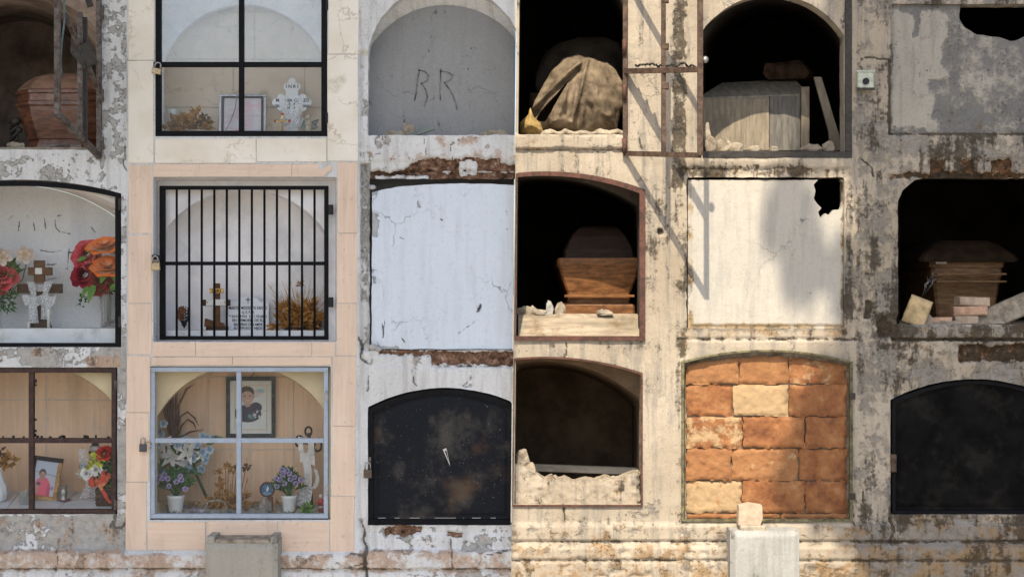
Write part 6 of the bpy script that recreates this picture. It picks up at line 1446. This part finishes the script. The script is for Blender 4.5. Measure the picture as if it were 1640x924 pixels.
# open gate with long shadow
def gate_d():
    t = thing('rusty_gate', 'open rusty gate on the sunlit wall throwing a long slanting shadow', 'gate', at(1001, 246, YR - .012), 0, 'rusty open niche gates'); L = t.location
    D_ = -.42; q = lambda px, py, y: V(at(px, py, y)) - L
    hb, fb = V((0, 0, 0)), q(1121, 249, D_); ht, ft = q(1001, -40, YR - .012), q(1121, -40, D_)
    m = MB(); m.bar(hb, ht, .017, .017); m.bar(fb, ft, .018, .02); m.bar(hb, fb, .016, .02, (0, 0, 1)); m.bar(ht, ft, .016, .016, (0, 0, 1)); m.build('frame', M['rustr'], t)
    MB().bar(hb.lerp(fb, .53), ht.lerp(ft, .53), .017, .018).build('bar', M['rustr'], t)
    a = hb.lerp(ht, .46); b = fb.lerp(ft, .475)
    MB().bar(a, b, .02, .02, (0, 0, 1)).build('crossbar', M['rustr'], t)
    m = MB()                                                 # twisted wire along the crossbar
    m.tube([a.lerp(b, .15 + .8 * i / 40) + V((0, .016 * math.sin(i * 1.3), .010 + .022 * float(vnoise(i * .7, 3.3)))) for i in range(41)], .0045, 5); m.build('wire', M['darksteel'], t, True)
    for s in (.38, .6, .86): 
        c = hb.lerp(fb, .53) * (1 - s) + ht.lerp(ft, .53) * s
        MB().box(-.008, .020, -.011, .011, -.013, .012, .003).build('lock_lug', M['rustr'], t, False, Matrix.Translation(c))
    c = fb.lerp(ft, .53); MB().ball(c + V((.02, 0, 0)), .013).build('knob', M['steel'], t, True)
    for s in (.0, .3, .55): MB().tube([hb.lerp(ht, s) + V((-.003, -.012, .0)), hb.lerp(ht, s) + V((-.003, -.012, .06))], .009, 8).build('hinge', M['redrust'], t, True)
gate_d()
t = thing('niche_frame', 'thin red oxide iron frame beside the shrouded coffin', 'frame', at(1003, 222, YR)); k = KS(YR)
MB(k).box(-2.5, 2.5, -1, 6, 0, 300, .5).build('upright', M['redrust'], t)
# niche with pale broken boards
t, k = st('broken_coffin', 'pale weathered coffin with a broken board end in the dark niche', 'coffin', 'D2', 1212, .30)
H0 = 84
MB(k).box(-93, 20, -1, 7, 0, H0, 1).build('end_board', M['wood4'], t)
MB(k).box(20.8, 70, 1, 8, 0, H0 + 4, 1).build('end_board', plain('grey_board_end', (.15, .14, .125), .85, .3, 18, .3, stretch=(4, 1, .6)), t); MB(k).box(70.6, 84, -4, 6, 0, H0 + 18, 1).build('corner_post', M['wood4'], t)  # grey end board has its shade put into the colour
m = MB(k); m.add([(-93, 9, H0 + 2), (84, 9, H0 + 8), (82, 110, H0 + 46), (-40, 110, H0 + 40), (-93, 9, H0 - 3), (84, 9, H0 + 3), (82, 110, H0 + 41), (-40, 110, H0 + 35)], [(0, 1, 2, 3), (7, 6, 5, 4), (0, 4, 5, 1), (1, 5, 6, 2), (2, 6, 7, 3), (3, 7, 4, 0)]); m.build('lid', plain('dim_wood', (.27, .24, .19), .9, .3, 14, .2, stretch=(4, 1, 1)), t)
m = MB(k); m.box(78, 84, 7, 300, 0, H0 + 6); m.box(-92, -86, 8, 300, 0, H0 - 8); m.build('side_board', M['wood5'], t)
b, k = st('leaning_board', 'grey plank leaning on the side of the pale broken coffin', 'plank', 'D2', 1345, .20)
MB(k).prism([(-42, 118), (-30, 118), (6, 0), (-16, 0), (-18, 30)], -3, 3).build('plank', plain('grey_plank', (.19, .165, .125), .9, .3, 20, .3, stretch=(1, 1, .3)), b)
o = rubble('rag_heap', 'reddish rag heap lying on top of the pale broken coffin', 1262, 129, .56, 110, 30, plain('rag', (.055, .032, .02), .95, .6, 20, .8), 321, 'rags', d=60)
for i, (px_, w_, h_, y_) in enumerate(((1138, 26, 22, .10), (1160, 34, 20, .12), (1180, 26, 14, .09), (1132, 22, 44, .14), (1208, 30, 10, .10), (1240, 28, 8, .11), (1300, 40, 12, .10), (1328, 26, 16, .09))):
    rubble('debris_lump', ['ochre debris lump at the gate end of the boarded niche', 'pale debris lump before the broken board', 'low debris lump before the middle of the broken board', 'tall debris lump against the gate side of the boarded niche', 'flat debris lump before the pale end board', 'flat debris lump before the grey end board', 'wide pale debris lump at the foot of the corner post', 'pale debris lump at the foot of the leaning plank'][i],
           px_, on_floor('D2', px_, y_), y_, w_, h_, M['rubblew'] if i != 0 else M['rubble'], 330 + i, 'rubble')
t = thing('niche_frame', 'dark iron frame along the side and foot of the boarded niche', 'frame', at(1240, 253, YR)); k = KS(YR)
MB(k).box(-115, 124, -3, 6, 0, 10, .8).build('bottom_bar', M['darksteel'], t); MB(k).box(113, 124, -2.6, 6, 10, 330, .8).build('upright', M['darksteel'], t); MB(k).box(-118, -114, -2, 5, 10, 330, .6).build('upright', M['rustr'], t)
t = thing('junction_box', 'small pale green metal box with a dark round hole on the pillar', 'box', at(1384.5, 145, YR)); k = KS(YR)
MB(k).box(-13, 13, -9, 4, 0, 29, 1.4).build('box_body', plain('pale_green_paint', (.42, .44, .36), .6, .2, 40, .2, dirt=(.2, .16, .1), dirt_amt=.5), t)
MB(k).lathe([(5.4, 0), (5.4, 1.2)], n=16).build('hole', M['ink'], t, False, Matrix.Translation((0, -9.6 * k, 13 * k)) @ Matrix.Rotation(R(90), 4, 'X'))
MB(k).box(-14.5, 14.5, -10.5, -9.2, -1, 3, .4).build('lip', M['darksteel'], t)
MB(k).box(-14.6, 14.6, -10.2, -8, 27.5, 31, .4).build('lip', plain('pale_green_lip', (.40, .42, .35), .6, .2), t)
# ================================================================ sunlit wall, middle row
t, k = coffin('orange brown coffin flaring upwards behind the red oxide frame', 960, .25, 'E1', 134,
    [('base', [(0, .86), (14, .86), (17, .82)], 0), ('base_strip', [(17, .74), (24, .74)], 0), ('body', [(24, .73), (34, .755), (60, .90), (74, .955)], 0), ('rim', [(74, .96), (78, 1.0), (86, 1.0), (90, .985)], 0), ('lid_edge', [(90, .88), (94, .86)], 1), ('lid', [(94, .84), (104, .83), (126, .66), (138, .5), (142, .36)], 1)], 600, [M['wood2'], M['lid_e1']], ch=.03)
t.location.z = fz('E1b', .25)
MB(k).box(-56, 56, -2.4, 8, 27, 31, .6).build('moulding', M['wood2'], t)
sl_, k = st('stone_slab', 'cracked stone slab lying under the foot of the orange brown coffin', 'slab', 'E1', 958, .16); sl_.location.z = fz('E1b', .16) - .008
MB(k).box(-62, 62, -12, 12, -6, 4, 1.5).build('slab_body', M['rubblew'], sl_)
o = rubble('stone_slab', 'small tilted stone fragment under the coffin slab', 968, 505, .11, 34, 10, M['rubble'], 341, 'slab', d=16)
for i, (px_, w_, h_, y_, mt, lb) in enumerate(((846, 44, 14, .18, 'rubblew', 'long pale mortar chunk near the wall seam in the coffin niche'), (880, 18, 20, .22, 'rubbleg', 'grey knotted debris beside the orange brown coffin'), (896, 26, 18, .15, 'rubble', 'brown debris lump at the corner of the orange brown coffin'), (862, 30, 9, .12, 'rubble', 'flat debris on the coffin niche sill'))):
    rubble('debris_lump', lb, px_, CY - (fz('E1b', y_) - CZ - .0) / KS(y_) if y_ > .121 else on_floor('E1', px_, y_), y_, w_, h_, M[mt], 345 + i, 'rubble')
oo = clipR(arch(715, 1033, 304, 275, 545), 1); ii = clipR(arch(721, 1024, 310, 282, 538), 3)
t, k = arch_door('niche_frame', 'red oxide arched iron frame around the niche of the orange brown coffin', oo, ii, YR - .004, M['redrust'], None, 7, None, (930, 545), 'frame')
t, k = coffin('dark brown coffin with a wide lid behind the pile of loose bricks', 1556, .42, 'E3', 186,
    [('base', [(0, .52), (10, .52)], 0), ('body', [(10, .50), (60, .575), (72, .60), (73, .62), (80, .62), (88, .60)], 0), ('rim', [(88, .64), (91, .65), (97, .66)], 0), ('lid', [(97, .84), (101, .87), (110, .80), (126, .56), (132, .4)], 1)], 600, [M['wood3'], M['wood5']], ch=.04)
for z in (64, 76): MB(k).box(-56, 56, -1.5, 8, z, z + 3, .6).build('moulding', M['wood3'], t)
MB(k).box(-58, -40, -3, 6, 93, 97, .6).build('pale_chip', M['wood4'], t)
def loose_brick(label, px, py, y, w, h, rot, mat, seed, rz=0, d=None):
    k = KS(y); f = random.Random(seed); m = MB(k); d = d or h * 2.0
    nx, nz = 6, 4; vs = []
    m.box(-w / 2, w / 2, -d / 2, d / 2, 0, h, min(2.2, h * .12))
    m.v = [(x + f.uniform(-.8, .8), y_ + f.uniform(-.8, .8), z + (f.uniform(-.7, .7) if z > .5 else 0)) for x, y_, z in m.v]
    o = m.build('loose_brick', mat); o.location = at(px, py, y); o.rotation_euler = (0, R(rot), R(rz)); return tag(o, label, 'brick', 'loose bricks before the dark coffin')
bm = plain('pale_brick', (.36, .28, .20), .95, .3, 22, .7, dirt=(.22, .14, .09), dirt_amt=.6); bm2 = plain('red_pale_brick', (.44, .28, .19), .95, .3, 22, .7, dirt=(.2, .1, .06), dirt_amt=.6)
zf = on_floor('E3', 1545, .12)
loose_brick('lowest pale brick of the loose pile before the dark coffin', 1545, zf, .12, 38, 13, 0, bm, 1, 3)
loose_brick('middle reddish brick of the loose pile before the dark coffin', 1552, zf - 14, .125, 52, 15, -1, bm2, 2, -6)
loose_brick('topmost pale brick of the loose pile before the dark coffin', 1556, zf - 29.5, .125, 50, 14, 2, bm, 3, 4)
loose_brick('reddish half brick lying on the sill beside the loose pile', 1500, on_floor('E3', 1500, .1), .10, 44, 11, 0, bm2, 4, 10)
loose_brick('reddish half brick wedged beside the middle brick of the pile', 1592, zf - 12, .15, 26, 12, -3, bm2, 6, 10)
loose_brick('ochre brick tilted on its end at the pillar side of the dark coffin niche', 1462, on_floor('E3', 1462, .1), .10, 36, 44, 20, plain('ochre_brick', (.48, .36, .20), .95, .3, 22, .8, dirt=(.2, .15, .07), dirt_amt=.6), 5, -18, 40)
o = MB(KS(.11)).box(-46, 46, -12, 12, 0, 34, 2).build('masonry_slab', M['rubble']); o.location = at(1612, on_floor('E3', 1600, .1) - 2, .12); o.rotation_euler = (0, R(-24), R(-8)); tag(o, 'tilted slab of masonry leaning at the picture edge of the dark coffin niche', 'slab')
t, k = st('wire_tangle', 'tangle of pale wire hanging beside the dark brown coffin', 'wire', 'E3', 1488, .36)
m = MB(k)
for i in range(5): m.tube([(-12 + i * 3, 0, 40 + i * 4), (-2 + rnd.uniform(-8, 8), -4, 66 + rnd.uniform(-8, 8)), (8 - i, 2, 84 - i * 5), (4 + i * 2, 0, 70)], .6, 4)
m.tube([(-22, 0, 0), (-14, 0, 42)], .6, 4); m.build('wire', M['steel'], t, True)
for i, (px_, w_, h_) in enumerate(((1486, 26, 16), (1520, 60, 6), (1590, 50, 6))): rubble('mortar_crumb', ['brown mortar lump between the tilted brick and the loose pile', 'flat mortar spread under the loose pile', 'flat mortar spread below the masonry slab'][i], px_, on_floor('E3', px_, .07), .07, w_, h_, M['rubblew'], 360 + i, 'rubble')
# ================================================================ sunlit wall, bottom row
o = MB(KS(.55)).box(-85, 80, -6, 6, 0, 11, 1).build('wooden_plank', plain('pale_plank', (.42, .38, .30), .8, .3, 20, .3, stretch=(.3, 1, 1))); o.location = at(942, 757, .40); o.rotation_euler = (0, R(2), 0); tag(o, 'pale plank lying across the floor inside the empty brown niche', 'plank')
for i, (px_, py_, w_, h_, mt, lb) in enumerate(((836, 745, 30, 26, 'rubble', 'brown rubble lump heaped against the wall seam in the empty niche'), (846, 758, 34, 20, 'rubblew', 'pale rubble lump on the broken masonry at the seam end'), (886, 768, 22, 10, 'rubblew', 'small pale fragment on the broken masonry edge'), (986, 769, 26, 10, 'rubblew', 'pale fragment at the frame end of the broken masonry'), (930, 770, 30, 8, 'rubble', 'brown fragment on the middle of the broken masonry'))):
    rubble('rubble_lump', lb, px_, py_ + 3, .06, w_, h_, M[mt], 370 + i, 'rubble', d=24)
oo = clipR(arch(715, 1029, 597, 571, 811), 1); ii = clipR(arch(718, 1026, 600, 574, 808), 2)
t, k = arch_door('niche_frame', 'thin red oxide arched frame around the empty brown niche', oo, ii, YR - .002, M['redrust'], None, 5, None, (930, 811), 'frame')
oo = arch(1091, 1365, 579, 560, 834); ii = arch(1095.5, 1360.5, 581, 563, 830.5)
t, k = arch_door('niche_frame', 'thin olive painted frame round the niche closed with orange bricks', oo, ii, YR - .002, M['olive'], None, 7, None, (1228, 834), 'frame')
for z in (200, 40): MB(k).box(133, 141, -5, 0, z - 5, z + 5, .6).build('hinge', M['darksteel'], t)
t = thing('brick_chunk', 'broken pale brick chunk lying on the stone block below the brick filled niche', 'brick', at(1202, 851, -.11)); k = KS(-.11)
m = MB(k); m.box(-20, 22, -14, 14, 0, 12, 2.5); m.v = [(x + rnd.uniform(-1.5, 1.5), y, z) for x, y, z in m.v]; m.build('lower_piece', M['rubblew'], t)
m = MB(k); m.prism([(-21, 12.2), (14, 12.2), (18, 22), (17, 43), (-2, 46), (-20, 43)], -10, 10); m.build('upper_piece', plain('cream_brick', (.42, .335, .245), .95, .2, 25, .6), t)
base = (1560, 824); out = arch(1428, 1692, 642, 609, 823); inn = [(x + (5 if x < 1560 else -5), y + (5 if y < 800 else -6)) for x, y in out]
t, k = arch_door('niche_door', 'black arched metal door on the sunlit wall, without scratches', out, inn, YR + .03, M['black'], None, base=base, group='black arched doors')
sheet_door(t, inn, base, YR + .034, 210, 'sheet_r')
MB(k).box(-137, -128, -16, -3, 70, 98, 1).build('hasp', M['rustr'], t)

# ================================================================ a tree in front of the sunlit wall (outside the picture) that throws the broken shade
tr = thing('shade_tree', 'leafy tree standing in front of the sunlit niches', 'tree', (3.3, -5.2, 0))
O = V(tr.location); rt = random.Random(5); dirs = SUN
m = MB(); m.tube([V((0, 0, -.1)), V((-.05, .1, 1.6)), V((-.1, .2, 3.4)), V((-.5, .4, 5.0))], [.2, .16, .13, .1], 10); m.build('trunk', plain('bark', (.12, .095, .07), .95, .4, 12, .8, stretch=(2, 2, .5)), tr, True)
clumps = []
def shade(px, py, rx, rz, n, dist):
    w = at(px, py, 0); c = w + dirs * (dist / -dirs.y * 1.0) if 0 else w + V((-.19, -1, 1.31)) * dist; clumps.append((c, rx, rz, n))
for a in ((1425, 60, .26, .40, 150), (1580, 140, .45, .45, 420), (1640, 260, .45, .4, 380), (1480, 250, .25, .2, 110), (1450, 330, .18, .24, 80), (1560, 420, .42, .45, 480), (1680, 520, .5, .5, 420), (1470, 480, .2, .24, 110), (1500, 600, .34, .34, 300), (1620, 700, .5, .45, 440), (1475, 740, .22, .34, 190), (1560, 850, .46, .3, 320), (1420, 880, .18, .14, 60),
          (1400, 40, .10, .22, 30), (1388, 250, .08, .16, 14), (1400, 620, .08, .2, 24), (1320, 700, .11, .12, 40), (1335, 790, .10, .12, 44), (1300, 745, .06, .14, 22), (1265, 350, .07, .15, 22), (1300, 430, .10, .09, 20), (1270, 800, .06, .08, 12), (1345, 610, .06, .10, 12), (1700, 60, .5, .4, 340), (1760, 330, .4, .5, 300), (1290, 190, .10, .12, 44), (1330, 200, .08, .12, 30), (1330, 110, .12, .16, 46), (1360, 470, .07, .2, 14)):
    shade(*a, rt.uniform(3.9, 4.5))
m = MB(); twig = MB(); hub = O + V((-.5, .4, 5.0))
for c, rx, rz, n in clumps:
    mid = hub.lerp(c, .5) + V((0, 0, .25)); twig.tube([hub - O, mid - O, c - O], [.035, .02, .006], 5)
    for _ in range(int(n * 1.9)):
        while 1:
            p = V((rt.uniform(-1, 1), rt.uniform(-1, 1), rt.uniform(-1, 1)))
            if p.length < 1: break
        q = c - O + V((p.x * rx, p.y * rx * .8, p.z * rz)); d = V((rt.uniform(-1, 1), rt.uniform(-1, 1), rt.uniform(-1, .4))).normalized()
        m.petal(q, d, V((rt.uniform(-.6, .6), rt.uniform(-1, .2), 1)), rt.uniform(.08, .13), rt.uniform(.045, .07), -.2, .2, 3)
twig.build('limb', M['rubble'], tr, True)
m.build('crown', M['green'], tr)['kind'] = 'stuff'
